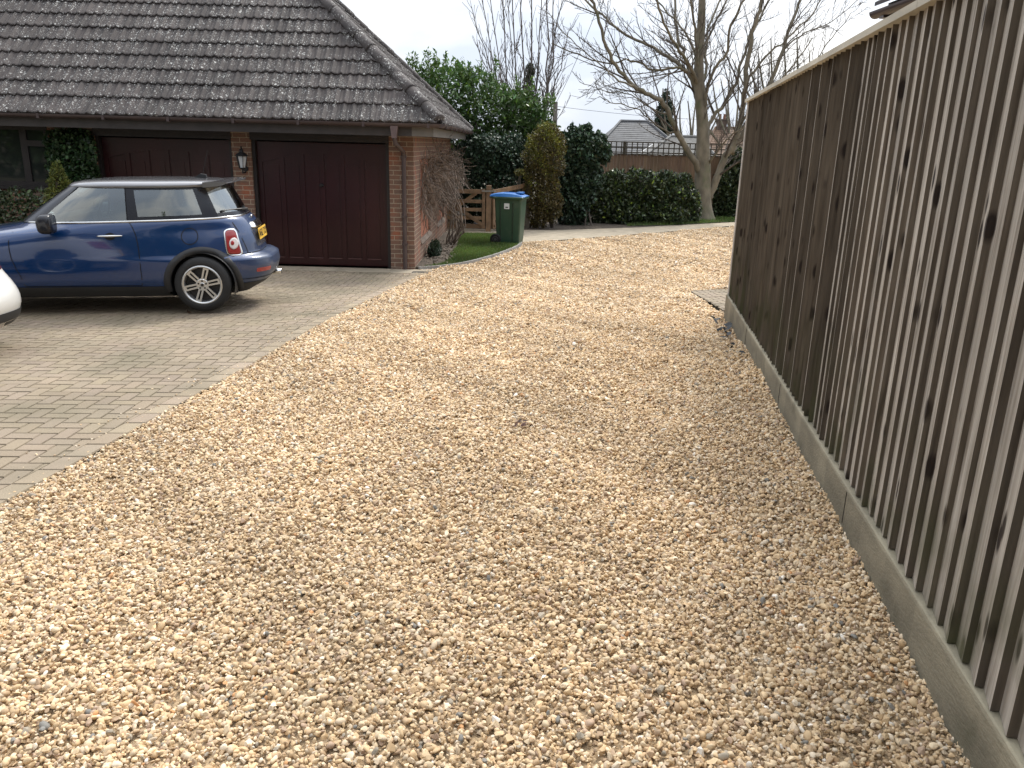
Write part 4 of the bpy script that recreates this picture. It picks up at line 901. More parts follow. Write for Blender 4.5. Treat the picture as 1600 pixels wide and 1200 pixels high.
add_limb([(1094,120),(1088,70),(1082,20),(1070,-50)], .055, .03, -.8)
add_limb([(1092,95),(1070,50),(1045,20),(1000,-20)], .05, .02, .6)
add_limb([(1096,80),(1120,30),(1150,-20)], .05, .02, .6)
add_limb([(1058,205),(1040,207),(1012,183),(985,166),(955,160),(935,150)], .04, .010, -.8, -.2)
add_limb([(1046,180),(1015,168),(985,148),(945,142),(905,128)], .035, .010, .8, -.3)
add_limb([(1104,262),(1118,240),(1140,214),(1165,196),(1190,160)], .045, .015, -1.5)
add_limb([(1156,196),(1180,160),(1210,140),(1240,100),(1270,60)], .05, .015, -1.5, -.1)
add_limb([(1185,170),(1215,150),(1260,110),(1300,60),(1330,20)], .05, .012, 1.0, .5)
add_limb([(1165,130),(1195,90),(1230,60),(1270,20),(1300,-30)], .05, .015, -.6, -.1)
add_limb([(1225,75),(1260,50),(1300,35),(1345,-5)], .035, .010, .5, .6)
add_limb([(990,136),(960,120),(930,95),(890,60),(855,20)], .04, .010, -.8, -1.3)
trunk = tr.build('trunk', m_bark, tree, smooth=True)
tw = MB(); r = random.Random(77)
sprout(tw, trunkP[12:], trunkR[12:], 3, r, 22, .24, (.5, 1.0), .22, .1, .0075)
for P_, R_ in limbs: sprout(tw, P_, R_, 3, r, 19 if R_[0] > .06 else 15, .34 if R_[0] > .06 else .40, (.4, 1.0), .14, .15, .0075)
tw.build('crown', m_twig, tree)

# many stemmed bare tree behind the laurel
bt = empty('multi_stem_tree', tuple(at(825, 345, 26)[:2]) + (ZF,), 'upright leafless many stemmed tree behind the laurel', 'tree'); r = random.Random(41)
tr = MB(); tw = MB()
for bx, ex, ey, d_, q in ((800,735,10,-.5,.035),(803,748,-30,.5,.04),(808,762,-50,1,.04),(812,778,-70,-.6,.045),(818,798,-90,.3,.05),(822,815,-90,-1,.05),(826,832,-100,.8,.05),(850,858,-60,.2,.055),(845,878,-20,-.8,.045),(850,895,40,.6,.035),(800,742,70,.2,.03),(848,868,-90,.9,.045),(815,790,-40,-1.2,.035),(830,848,-70,-1.2,.04)):
    b0 = at(bx + r.uniform(-5,5), 345, 26); e = at(ex, ey, 26 + d_); m1 = at(bx, 210, 26); m2 = at(bx*.45+ex*.55, 110 + r.uniform(-15, 15), 26 + d_*.6)
    P = curve_pts([b0, m1, m2, e]); P = [p + Vector((r.gauss(0,1), r.gauss(0,1), r.gauss(0,.5)))*.035 for p in P]; R_ = [q*.85*(1-.72*k/(len(P)-1)) for k in range(len(P))]; tr.tube(P, R_, 6)
    sprout(tw, P, R_, 3, r, 24, .20, (.25, .7), .28, .28, .0085)
tr.build('trunk', m_twig2, bt); tw.build('crown', m_twig2, bt)
iv = leafcloud('ivy_growth', [px_blob(*q) for q in ((824,150,25.9,9,34),(828,112,25.9,8,12),(836,175,25.9,10,26),(822,185,25.9,12,20))], 2600, .09, .06, m_ivy, bt, 42, lump=.1, tint=lambda p, r: np.ones((len(p), 3))*np.array([1.5, 1.2, 1.0]))

def far_tree(label, px, D, top, wpx, seed, n=9, name='bare_tree', group=None):
    b0 = at(px, 330, D); b0.z = ZF; t = empty(name, tuple(b0), label, 'tree', group); r = random.Random(seed); tr = MB(); tw = MB(); e = at(px, top, D)
    for k in range(n):
        a = (k/(n-1)-.5) if n > 1 else 0; E_ = at(px + a*wpx*1.4, top + abs(a)*60 + r.uniform(-10, 10), D + r.uniform(-2, 2)); m_ = b0.lerp(E_, .35); m_.x = b0.x + (E_.x-b0.x)*.2
        P = curve_pts([b0 + Vector((r.uniform(-.1,.1), 0, 0)), m_, b0.lerp(E_, .7) + Vector((r.uniform(-.2,.2), 0, 0)), E_]); R_ = [.11*(1-.8*i/(len(P)-1)) for i in range(len(P))]; tr.tube(P, R_, 5); sprout(tw, P, R_, 2, r, 12, .2, (.3, .8), .2, .35, .008)
    tr.build('trunk', m_bark, t); tw.build('crown', m_twig, t)
far_tree('leafless tree behind the slate roof beside the dark conifer', 1075, 42, 150, 70, 51)
far_tree('leafless tree beyond the brown roof by the tall fence', 1140, 48, 110, 80, 52)
far_tree('leafless tree rising beyond the tall board fence', 1235, 36, 60, 130, 53, 10)
def conifer(px, D, top, bot, wpx, seed):
    b0 = at(px, bot, D); e = at(px, top, D); t = empty('dark_conifer', (b0.x, b0.y, ZF), 'dark evergreen conifer behind the ridge of the slate roof', 'tree'); r = random.Random(seed); sc_ = wpx*D*.957/F_PX
    mb = MB(); mb.tube([Vector((b0.x, b0.y, ZF)), e], [.2, .03], 7); mb.build('trunk', m_bark, t)
    bl = []
    for k in range(60):
        f = k/60; z = b0.z + (e.z-b0.z)*f; rad = sc_*(1-f)**.8*.9 + .12; a = r.uniform(0, 6.283); bl.append((b0.x + math.cos(a)*rad*.6, b0.y + math.sin(a)*rad*.6, z - .1, rad*.5, rad*.5, .14))
    leafcloud('crown', bl, 9000, .16, .07, m_ivy, t, seed, lump=.1, droop=.3, inner=.5)
conifer(1036, 44, 138, 215, 24, 61)

# ------------------------------------------------------------------ far side: back fence, roofs, pole, gate, bin
bf = empty('back_fence', (6, 26, ZF), 'brown board fence with square trellis on top behind the laurel hedge', 'fence')
mb = MB(); r = random.Random(71); x = 1.2
ZB = 1.43
while x < 13:
    w_ = r.uniform(.095, .12); c = r.uniform(.8, 1.2); mb.box((x, 26, ZF), (x+w_-.006, 26.02 + r.uniform(0, .008), ZB + r.uniform(-.004, .004)), (c, c*r.uniform(.93, 1.03), c*.97)); x += w_
mb.build('boards', m_backfence, bf)
mb = MB(); mb.box((1.2, 25.97, ZB+.001), (13, 26.06, ZB+.035)); mb.build('capping', m_trellis, bf)
mb = MB(); zt = ZB + .38
for z in (ZB+.05, ZB+.20, zt-.02): mb.box((1.2, 26.0, z), (13, 26.018, z+.036))
x = 1.25
while x < 13: mb.box((x, 26.0185, ZB+.036), (x+.034, 26.036, zt)); x += .165
mb.build('trellis', m_trellis, bf)
for x in (1.4, 3.3, 5.2, 7.1, 9.0, 10.9):
    mb = MB(); mb.box((x, 26.037, ZF), (x+.09, 26.13, zt+.02)); mb.build('post', m_trellis, bf)

m_slate = M('slate_roof', (.075, .079, .086), rough=.7, var=.25, vs=3)
def hip_house(name, label, ex0, ex1, ey, rx0, rx1, ry, D, dd, wallmat, roofmat, rows=18):
    A, B = at(ex0, ey, D), at(ex1, ey, D); C_, D_ = at(rx0, ry, D + dd), at(rx1, ry, D + dd); B.z = A.z; D_.z = C_.z
    t = empty(name, ((A.x+B.x)/2, D + dd, ZF), label, 'building'); mb = MB(); mb.box((A.x+.25, D+.3, ZF-.1), (B.x-.25, D+2*dd-.3, A.z)); mb.build('wall', wallmat, t)
    mb = MB(); r = random.Random(5)
    for k in range(rows):
        f0, f1 = k/rows, (k+1)/rows; a0 = A.lerp(C_, f0); b0 = B.lerp(D_, f0); a1 = A.lerp(C_, f1); b1 = B.lerp(D_, f1); o_ = Vector((0, -.006, .010))
        nx = 24; 
        for i in range(nx):
            c = r.uniform(.85, 1.15); mb.add([a0.lerp(b0, i/nx)+o_, a0.lerp(b0, (i+1)/nx)+o_, a1.lerp(b1, (i+1)/nx), a1.lerp(b1, i/nx)], [(0, 1, 2, 3)], (c, c, c))
    Ar = Vector((A.x, D+2*dd, A.z)); Br = Vector((B.x, D+2*dd, A.z)); mb.add([A, C_, Ar], [(0, 1, 2)]); mb.add([B, Br, D_], [(0, 1, 2)]); mb.add([Ar, C_, D_, Br], [(0, 1, 2, 3)])
    rf = mb.build('roof', roofmat, t)
    mb = MB(); 
    for a_, b_ in ((A, C_), (C_, D_), (D_, B)): mb.tube([a_, b_], .07, 6)
    mb.build('ridge', roofmat, rf); return t
m_render = M('pale_render', (.42, .40, .36), rough=.9)
hip_house('outbuilding', 'low building with a hipped grey slate roof beyond the back fence', 922, 1082, 243, 970, 1012, 189, 36, 2.6, m_render, m_slate)
og = hip_house('garden_room', 'lower grey roofed building with a white gable board behind the trellis', 1008, 1120, 243, 1048, 1092, 213, 32.5, 1.6, m_render, M('grey_tile', (.13, .13, .125), rough=.75, var=.2))
mb = MB(); mb.bar(at(1000, 242, 32.3), at(1026, 224, 32.6), .06, .13); mb.build('bargeboard', M('white_board', (.7, .7, .68), rough=.5), og)
bh = hip_house('brown_roofed_house', 'distant house with a brown tile roof and a chimney behind the bare tree', 1098, 1190, 250, 1118, 1176, 199, 46, 3, M('far_brick', (.25, .15, .11), rough=.9), M('brown_tile', (.19, .125, .085), rough=.8, var=.25, vs=2), 16)
c = at(1128, 190, 49); mb = MB(); mb.box((c.x-.25, c.y-.25, c.z-1.6), (c.x+.25, c.y+.25, c.z+.05)); mb.box((c.x-.29, c.y-.29, c.z+.05), (c.x+.29, c.y+.29, c.z+.14)); ch = mb.build('chimney', M('chimney_brick', (.16, .12, .10), rough=.9), bh)
for dx in (-.13, .13):
    mb = MB(); mb.lathe([(.08, .14), (.09, .2), (.07, .4), (.08, .42), (0, .42)], 10, (c.x+dx, c.y, c.z)); mb.build('chimney_pot', M('clay_pot', (.25, .12, .08)), bh)

pole = empty('utility_pole', tuple(at(868, 330, 40)[:2]) + (ZF,), 'grey wooden utility pole rising above the shrubs', 'pole'); pt = at(868, 159, 40); pb = Vector((pt.x, 40, ZF))
mb = MB(); mb.tube([pb, pt], [.15, .11], 10); mb.build('post', M('pole_wood', (.17, .15, .135), rough=.8, stretch=(4, 4, .5)), pole)
mb = MB(); mb.tube([pt + Vector((-.25, 0, -.35)), pt + Vector((.25, 0, -.35))], .03, 6); mb.build('insulator_arm', m_black, pole)
wr = MB()
for a_, b_, sg in ((pt + Vector((0, 0, -.2)), at(1420, 175, 52), .6), (pt + Vector((0, 0, -.1)), at(960, -60, 30), .3), (pt + Vector((0, 0, -.2)), at(760, 225, 34), .25)):
    wr.tube([a_.lerp(b_, k/16) - Vector((0, 0, sg*4*(k/16)*(1-k/16))) for k in range(17)], .010, 4)
wr.build('wire', m_black, pole)

# timber double gate
gate = empty('timber_gate', (-1.0, 19.7, ZF), 'five bar timber gate with diagonal braces between the climber and the bin', 'gate')
def leaf(x0, y0, x1, y1, zt0, zt1, brace):
    a, b_ = Vector((x0, y0, 0)), Vector((x1, y1, 0)); mb = MB(); up = (0, 0, 1); n_ = (b_-a).cross(Vector((0, 0, 1))).normalized()
    for f_, h in ((.08, .10), (.30, .08), (.52, .08), (.74, .08), (1, .10)):
        z0 = ZF + .06 + (zt0 - ZF - .1) * f_; z1 = ZF + .06 + (zt1 - ZF - .1) * f_; mb.bar(a + Vector((0, 0, z0)), b_ + Vector((0, 0, z1)), .035, h, (random.Random(int(f_*50)).uniform(.85, 1.15),)*3)
    for p, zt in ((a, zt0), (b_, zt1)): mb.bar(p + Vector((0, 0, ZF+.08)), p + Vector((0, 0, zt+.02)), .075, .06, up=tuple(n_))
    l1, l2 = (b_, a) if brace else (a, b_)
    mb.bar(l1 + n_*-.04 + Vector((0, 0, ZF+.15)), l1.lerp(l2, .85) + n_*-.04 + Vector((0, 0, zt0-.08)), .03, .08, (1.25, 1.25, 1.2)); mb.bar(l2 + n_*.04 + Vector((0, 0, ZF+.15)), l2.lerp(l1, .9) + n_*.04 + Vector((0, 0, zt0-.08)), .03, .08, (.8, .8, .8))
    return mb.build('gate_leaf', m_gate, gate)
GT = at(762, 297, 19.7).z
leaf(-2.05, 19.75, -.80, 19.7, GT, GT, False)
leaf(-.56, 19.72, .18, 20.6, GT, GT+.12, True)
mb = MB(); mb.box((-.74, 19.66, ZF-.1), (-.62, 19.77, GT+.11)); mb.build('gate_post', m_gate, gate)
mb = MB(); mb.box((.20, 20.6, ZF-.1), (.34, 20.72, GT+.38)); mb.build('gate_post', m_trellis, gate)
mb = MB(); mb.bar((-.85, 19.63, GT-.02), (-.50, 19.66, GT-.02), .012, .03); mb.build('latch', m_metal, gate)
mb = MB(); mb.bar((-1.95, 19.715, GT-.03), (-1.62, 19.70, GT-.03), .012, .06); mb.build('hinge', m_metal, gate)

# pale composter behind the gate
cb = empty('composter', (-1.75, 20.35, ZF), 'pale beige garden composter standing behind the timber gate', 'composter')
m_beige = M('beige_plastic', (.40, .33, .235), rough=.6)
mb = MB(); q0, q1 = (-2.1, 20.05), (-1.42, 20.65)
mb.add([(q0[0], q0[1], ZF), (q1[0], q0[1], ZF), (q1[0], q1[1], ZF), (q0[0], q1[1], ZF), (q0[0]+.12, q0[1]+.08, .22), (q1[0]-.14, q0[1]+.08, .22), (q1[0]-.14, q1[1]-.08, .22), (q0[0]+.12, q1[1]-.08, .22)], [(0,1,5,4),(1,2,6,5),(2,3,7,6),(3,0,4,7),(0,3,2,1)])
for z in (-.2, 0.0, .1): mb.box((q0[0]+.02, q0[1]-.0, z), (q1[0]-.05, q0[1]+.06, z+.02), (.8, .8, .8))
mb.build('body', m_beige, cb)
mb = MB(); mb.prism([(-2.03, 20.09, .221), (-1.53, 20.09, .221), (-1.60, 20.14, .34), (-1.95, 20.14, .34)], (0, .5, 0)); mb.build('lid', m_beige, cb)

# green wheelie bin with a blue lid
bin_ = empty('wheelie_bin', (-.12, 17.35, ZF+.02), 'green wheelie bin with a blue lid on the lawn edge', 'bin', rz=math.radians(-12))
m_bin = M('bin_green', (.028, .068, .040), rough=.45, var=.12, vs=3, dirt=((.06, .085, .06), 6, .55, .8)); m_lid = M('bin_blue', (.02, .14, .42), rough=.4, var=.1)
def rrect(x0, x1, y0, y1, r_, z, n_=4):
    P = []
    for cx, cy, a0 in ((x1-r_, y1-r_, 0), (x0+r_, y1-r_, 90), (x0+r_, y0+r_, 180), (x1-r_, y0+r_, 270)):
        for k in range(n_+1): a = math.radians(a0 + 90*k/n_); P.append(Vector((cx + r_*math.cos(a), cy + r_*math.sin(a), z)))
    return P
def loft(mb, rings, c=(1,1,1), cap=(True, True)):
    n_ = len(rings[0]); vs = [p for R_ in rings for p in R_]; fs = []
    for j in range(len(rings)-1):
        for k in range(n_): fs.append((j*n_+k, j*n_+(k+1) % n_, (j+1)*n_+(k+1) % n_, (j+1)*n_+k))
    if cap[0]: fs.append(tuple(range(n_))[::-1])
    if cap[1]: fs.append(tuple((len(rings)-1)*n_+k for k in range(n_)))
    mb.add(vs, fs, c)
mb = MB()
# local: -x is the wheel/handle side, +x the front; y the width
loft(mb, [rrect(-.24, .235, -.225, .225, .03, .02), rrect(-.255, .245, -.235, .235, .03, .10), rrect(-.30, .285, -.28, .28, .035, .92), rrect(-.30, .29, -.285, .285, .035, .955)])
loft(mb, [rrect(-.335, .325, -.315, .315, .05, .945), rrect(-.345, .335, -.322, .322, .05, .96), rrect(-.345, .335, -.322, .322, .05, .985), rrect(-.33, .32, -.31, .31, .05, .995)])
for xx in (-.17, .10): mb.add([Vector((xx-.012, -.232, .06)), Vector((xx+.012, -.232, .06)), Vector((xx+.016, -.284, .88)), Vector((xx-.010, -.284, .88)), Vector((xx-.004, -.248, .06)), Vector((xx+.004, -.248, .06)), Vector((xx+.006, -.296, .87)), Vector((xx-.002, -.296, .87))], [(0,4,7,3),(4,5,6,7),(5,1,2,6),(3,7,6,2),(0,1,5,4)], (.45, .45, .45))
mb.build('bin_body', m_bin, bin_, local=True)
mb = MB(); n_ = 12; R_ = []
for k in range(n_+1):
    f_ = k/n_; x = -.40 + .745*f_; h = .998 + .075*math.sin(math.pi*min(1, f_*.85+.12))**.8; wv = .27 + .05*math.sin(math.pi*min(f_+.15, .9))
    R_.append([Vector((x, -wv, .996)), Vector((x, -wv*.93, h-.012)), Vector((x, -wv*.45, h)), Vector((x, -wv*.4, h-.018*(.25 < f_ < .85))), Vector((x, wv*.4, h-.018*(.25 < f_ < .85))), Vector((x, wv*.45, h)), Vector((x, wv*.93, h-.012)), Vector((x, wv, .996))])
loft(mb, R_); mb.box((.14, -.15, 1.055), (.26, .15, 1.085)); mb.build('lid', m_lid, bin_, local=True)
mb = MB(); mb.tube([(-.41, -.24, .975), (-.41, .24, .975)], .016, 8); mb.bar((-.40, -.22, .975), (-.33, -.22, .97), .03, .03); mb.bar((-.40, .22, .975), (-.33, .22, .97), .03, .03); mb.build('handle', m_bin, bin_, local=True)
for sy in (-1, 1):
    mb = MB(); mb.lathe([(.0, -.03), (.05, -.03), (.06, -.012), (.09, -.012), (.10, -.028), (.115, -.022), (.118, 0), (.115, .022), (.10, .028), (.05, .03), (0, .03)], 24, (-.265, sy*.265 , .10), 'Y'); wl = mb.build('wheel', m_black, bin_, local=True, smooth=False)
    mb = MB(); mb.lathe([(0, -.034), (.03, -.034), (.035, -.02), (.07, -.018)], 12, (-.265, sy*.265, .10), 'Y'); mb.build('hub', M('bin_hub', (.05, .05, .05), rough=.5), wl, local=True)
mb = MB(); mb.box((-.085, -.292, .745), (.025, -.262, .86)); lb = mb.build('sticker', M('white_sticker', (.62, .64, .64), rough=.5, attr=False), bin_, local=True)
mb = MB(); mb.box((-.055, -.2945, .768), (.0, -.291, .792)); mb.build('sticker_mark', m_black, lb, local=True)

# roof corner of the neighbouring house above the tall fence
nb = empty('neighbour_house', (5.2, 4, 0), 'dark eave corner of a neighbouring house above the tall board fence', 'house')
m_nroof = M('neighbour_tiles', (.045, .04, .045), rough=.7)
GE = at(1362, 25, 8.1)
mb = MB(); mb.box((GE.x+.28, -3, -.4), (8.5, 7.95, GE.z-.02)); mb.build('wall', m_brick, nb, uv=True)
mb = MB(); gutter_run(mb, (GE.x+.03, 8.1, GE.z+.03), (GE.x+.03, -3, GE.z+.03), (-1, 0, 0)); mb.box((GE.x+.01, 7.86, GE.z-.045), (GE.x+.12, 7.95, GE.z+.035)); mb.build('gutter', m_gutter, nb)
mb = MB(); mb.box((GE.x+.105, -3, GE.z-.07), (GE.x+.13, 8.02, GE.z+.10)); mb.box((GE.x+.131, -3, GE.z-.06), (GE.x+.28, 8.0, GE.z-.045)); mb.build('fascia', M('black_fascia', (.02, .018, .022), rough=.4), nb)
mb = MB(); n_ = 14
for k in range(n_):
    x0 = GE.x + .02 + k*.30; z0 = GE.z + .085 + k*.20; mb.prism([(x0, 8.12, z0), (x0+.34, 8.12, z0+.215), (x0+.34, 8.12, z0+.245), (x0, 8.12, z0+.035)], (0, -11.1, 0), (random.Random(k).uniform(.85, 1.2),)*3)
mb.build('roof', m_nroof, nb)

# ------------------------------------------------------------------ cars
def spow(v, p): return math.copysign(abs(v) ** p, v)
class Body:
    """closed horizontal slices (z, x_front, x_rear, half width, exponent front, exponent rear)"""
    def __init__(s, sl): s.sl = sl; s.z = [q[0] for q in sl]
    def at(s, z): return [float(np.interp(z, s.z, [q[k] for q in s.sl])) for k in range(1, 6)]
    def y(s, x, z, off=0):
        xf, xr, hw, nf, nr = s.at(z); xc, a = (xf+xr)/2, (xr-xf)/2; u = max(-.9999, min(.9999, (x-xc)/a)); n_ = nr if u > 0 else nf
        return hw * (1 - abs(u)**n_) ** (1/n_) + off
    def x(s, y, z, off=0, side=1):
        xf, xr, hw, nf, nr = s.at(z); xc, a = (xf+xr)/2, (xr-xf)/2; n_ = nr if side > 0 else nf; v = max(-.9999, min(.9999, y/hw))
        return xc + side * a * (1 - abs(v)**n_) ** (1/n_) + side*off
    def ring(s, z, n_=110):
        xf, xr, hw, nf, nr = s.at(z); xc, a = (xf+xr)/2, (xr-xf)/2; P = []
        for k in range(n_):
            t = math.pi * (k / n_)              # near side from rear to front
            t2 = t + .42*math.sin(2*t)*.0
            u = math.cos(t2); P.append((u, -1))
        for k in range(n_):
            u = -math.cos(math.pi * k / n_); P.append((u, 1))
        out = []
        for u, sg in P:
            n2 = nr if u > 0 else nf; out.append(Vector((xc + a*u, sg * hw * max(0, 1 - abs(u)**n2) ** (1/n2), z)))
        return out
def body_mesh(mb, B, zs, wheels, rcut, c=(1,1,1), cap=(False, True), n_=110):
    R_ = [B.ring(z, n_) for z in zs]; m_ = len(R_[0]); vs = [p for q in R_ for p in q]; fs = []
    for j in range(len(zs)-1):
        for k in range(m_):
            q = (j*m_+k, (j+1)*m_+k, (j+1)*m_+(k+1) % m_, j*m_+(k+1) % m_); cen_ = sum((vs[i] for i in q), Vector())/4
            if any(math.hypot(cen_.x-wx, cen_.z-wz) < rcut and abs(cen_.y) > .5 for wx, wz in wheels): continue
            fs.append(q)
    if cap[0]: fs.append(tuple(range(m_)))
    if cap[1]: fs.append(tuple((len(zs)-1)*m_+k for k in range(m_))[::-1])
    mb.add(vs, fs, c)
def side_patch(mb, B, outline, off, sg=-1, c=(1,1,1), rings=6, inner=None, thick=.004, inner_off=None):
    """outline: (x,z) star shaped; lies on the flank at distance off; with inner: only the ring between"""
    n_ = len(outline); cx = sum(p[0] for p in outline)/n_; cz = sum(p[1] for p in outline)/n_; R_ = []
    for j in range(rings+1):
        f_ = j/rings; row = []
        for k, (x, z) in enumerate(outline):
            ix, iz = inner[k] if inner else (cx, cz); xx, zz = x + (ix-x)*f_, z + (iz-z)*f_; o_ = off if inner_off is None else off + (inner_off-off)*f_
            row.append(Vector((xx, sg*B.y(xx, zz, o_), zz)))
        R_.append(row)
    rim = [Vector((x, sg*B.y(x, z, off-thick-.004), z)) for x, z in outline]
    R_ = [rim] + R_; vs = [p for q in R_ for p in q]; fs = []
    for j in range(len(R_)-1):
        for k in range(n_):
            if inner or j < len(R_)-2: fs.append((j*n_+k, j*n_+(k+1) % n_, (j+1)*n_+(k+1) % n_, (j+1)*n_+k))
            elif k % n_ == k: fs.append((j*n_+k, j*n_+(k+1) % n_, (j+1)*n_+k))
    if sg > 0: fs = [f[::-1] for f in fs]
    mb.add(vs, fs, c)
def rear_patch(mb, B, outline, off, c=(1,1,1), rings=5, thick=.004, side=1, inner=None):
    """outline: (y,z)"""
    n_ = len(outline); cy = sum(p[0] for p in outline)/n_; cz = sum(p[1] for p in outline)/n_; R_ = [[Vector((B.x(y, z, off-thick-.003, side), y, z)) for y, z in outline]]
    for j in range(rings+1):
        f_ = j/rings; R_.append([Vector((B.x(y+((inner[k][0] if inner else cy)-y)*f_, z+((inner[k][1] if inner else cz)-z)*f_, off, side), y+((inner[k][0] if inner else cy)-y)*f_, z+((inner[k][1] if inner else cz)-z)*f_)) for k, (y, z) in enumerate(outline)])
    vs = [p for q in R_ for p in q]; fs = []
    for j in range(len(R_)-1):
        for k in range(n_):
            if inner or j < len(R_)-2: fs.append((j*n_+k, j*n_+(k+1) % n_, (j+1)*n_+(k+1) % n_, (j+1)*n_+k))
            else: fs.append((j*n_+k, j*n_+(k+1) % n_, (j+1)*n_+k))
    if side < 0: fs = [f[::-1] for f in fs]
    mb.add(vs, fs, c)
def circ(cx, cz, rx, rz=None, n_=36, a0=0, a1=360, tilt=0):
    rz = rz or rx; out = []
    for k in range(n_):
        a = math.radians(a0 + (a1-a0)*k/n_); x, z = rx*math.cos(a), rz*math.sin(a); out.append((cx + x*math.cos(tilt) - z*math.sin(tilt), cz + x*math.sin(tilt) + z*math.cos(tilt)))
    return out
def rquad(P, r_=.03, n_=5, sub=6):
    """rounded polygon with dense edges"""
    out = []; m_ = len(P)
    for i in range(m_):
        a, b_, c_ = Vector(P[i-1]), Vector(P[i]), Vector(P[(i+1) % m_]); rr_ = min(r_, (a-b_).length*.45, (c_-b_).length*.45); s0 = b_ + (a-b_).normalized()*rr_; s1 = b_ + (c_-b_).normalized()*rr_
        for k in range(n_+1):
            t = k/n_; out.append(tuple((1-t)**2*s0 + 2*t*(1-t)*b_ + t*t*s1))
        nxt = Vector(P[(i+1) % m_]); nn2 = Vector(P[(i+2) % m_]); e1 = nxt + (b_-nxt).normalized()*min(r_, (nn2-nxt).length*.45, (b_-nxt).length*.45)
        for k in range(1, sub): out.append(tuple(s1.lerp(e1, k/sub)))
    return out
def strip(mb, B, pts, w_, off, sg=-1, c=(1,1,1)):
    """narrow band along (x,z) points on the flank"""
    L0 = []; L1 = []
    for i, p in enumerate(pts):
        a, b_ = Vector(pts[max(i-1, 0)]), Vector(pts[min(i+1, len(pts)-1)]); d = (b_-a).normalized(); n_ = Vector((-d.y, d.x))*w_/2; q0, q1 = Vector(p)+n_, Vector(p)-n_
        L0.append(Vector((q0.x, sg*B.y(q0.x, q0.y, off), q0.y))); L1.append(Vector((q1.x, sg*B.y(q1.x, q1.y, off), q1.y)))
    m_ = len(pts); mb.add(L0 + L1, [(i, i+1, m_+i+1, m_+i) for i in range(m_-1)], c)
def carpaint(name, c, metal=.35, rough=.28, dirt=None):
    m, t, b = base_mat(name); n = t.nodes; l = t.links
    b.inputs['Base Color'].default_value = (*c, 1); b.inputs['Metallic'].default_value = metal; b.inputs['Roughness'].default_value = rough; b.inputs['Coat Weight'].default_value = 1; b.inputs['Coat Roughness'].default_value = .06
    if dirt:
        tcn = n.new('ShaderNodeTexCoord'); no = n.new('ShaderNodeTexNoise'); no.inputs['Scale'].default_value = 3; no.inputs['Detail'].default_value = 6; l.new(tcn.outputs['Object'], no.inputs['Vector'])
        sx = n.new('ShaderNodeSeparateXYZ'); l.new(tcn.outputs['Object'], sx.inputs[0]); m1 = n.new('ShaderNodeMapRange'); m1.inputs['From Min'].default_value = dirt[1]; m1.inputs['From Max'].default_value = dirt[2]; l.new(sx.outputs['X'], m1.inputs['Value'])
        m2 = n.new('ShaderNodeMath'); m2.operation = 'MULTIPLY'; l.new(m1.outputs[0], m2.inputs[0]); l.new(no.outputs[0], m2.inputs[1])
        mx_ = n.new('ShaderNodeMixRGB'); l.new(m2.outputs[0], mx_.inputs[0]); mx_.inputs[1].default_value = (*c, 1); mx_.inputs[2].default_value = (*dirt[0], 1); l.new(mx_.outputs[0], b.inputs['Base Color'])
        m3_ = n.new('ShaderNodeMapRange'); m3_.inputs['To Min'].default_value = rough; m3_.inputs['To Max'].default_value = .6; l.new(m2.outputs[0], m3_.inputs['Value']); l.new(m3_.outputs[0], b.inputs['Roughness'])
        m4 = n.new('ShaderNodeMath'); m4.operation = 'SUBTRACT'; m4.inputs[0].default_value = 1; l.new(m2.outputs[0], m4.inputs[1]); l.new(m4.outputs[0], b.inputs['Coat Weight'])
    return m
m_blue = carpaint('blue_paint', (.003, .030, .115), .18, .20, dirt=((.06, .075, .10), 3.3, 3.70))
m_roofp = carpaint('silver_roof_paint', (.20, .20, .21), .6, .3)
m_cladding = M('black_cladding', (.018, .019, .021), rough=.55, var=.1)
m_chrome = M('chrome', (.72, .72, .71), rough=.16, metal=1, attr=False, var=.02)
m_tyre = M('tyre_rubber', (.018, .018, .018), rough=.8, var=.2, bump=.2)
m_alloy = M('alloy', (.60, .60, .59), rough=.35, metal=.85, attr=False, var=.05)
m_seam = M('panel_gap', (.003, .003, .005), rough=.8, attr=False)
m_pillar = M('gloss_black_pillar', (.012, .013, .018), rough=.22, attr=False, var=.05)
m_cabin = M('cabin_trim', (.05, .055, .055), rough=.8, var=.15)
m_red = M('lamp_red', (.30, .02, .02), rough=.2, attr=False, coat=.8); m_white = M('lamp_clear', (.70, .66, .64), rough=.15, attr=False); m_yel = M('plate_yellow', (.72, .44, .05), rough=.5, attr=False)
m_cglass, t, b = base_mat('car_glass'); n_ = t.nodes
trn = n_.new('ShaderNodeBsdfTransparent'); trn.inputs[0].default_value = (.60, .70, .68, 1); gls = n_.new('ShaderNodeBsdfGlossy'); gls.inputs['Roughness'].default_value = .03; gls.inputs[0].default_value = (.92, .97, .96, 1)
fr_ = n_.new('ShaderNodeFresnel'); fr_.inputs[0].default_value = 1.55; ad = n_.new('ShaderNodeMath'); ad.operation = 'MULTIPLY_ADD'; ad.inputs[1].default_value = 1.0; ad.inputs[2].default_value = .21; t.links.new(fr_.outputs[0], ad.inputs[0])
mxs = n_.new('ShaderNodeMixShader'); t.links.new(ad.outputs[0], mxs.inputs[0]); t.links.new(trn.outputs[0], mxs.inputs[1]); t.links.new(gls.outputs[0], mxs.inputs[2]); t.links.new(mxs.outputs[0], n_['Material Output'].inputs[0])

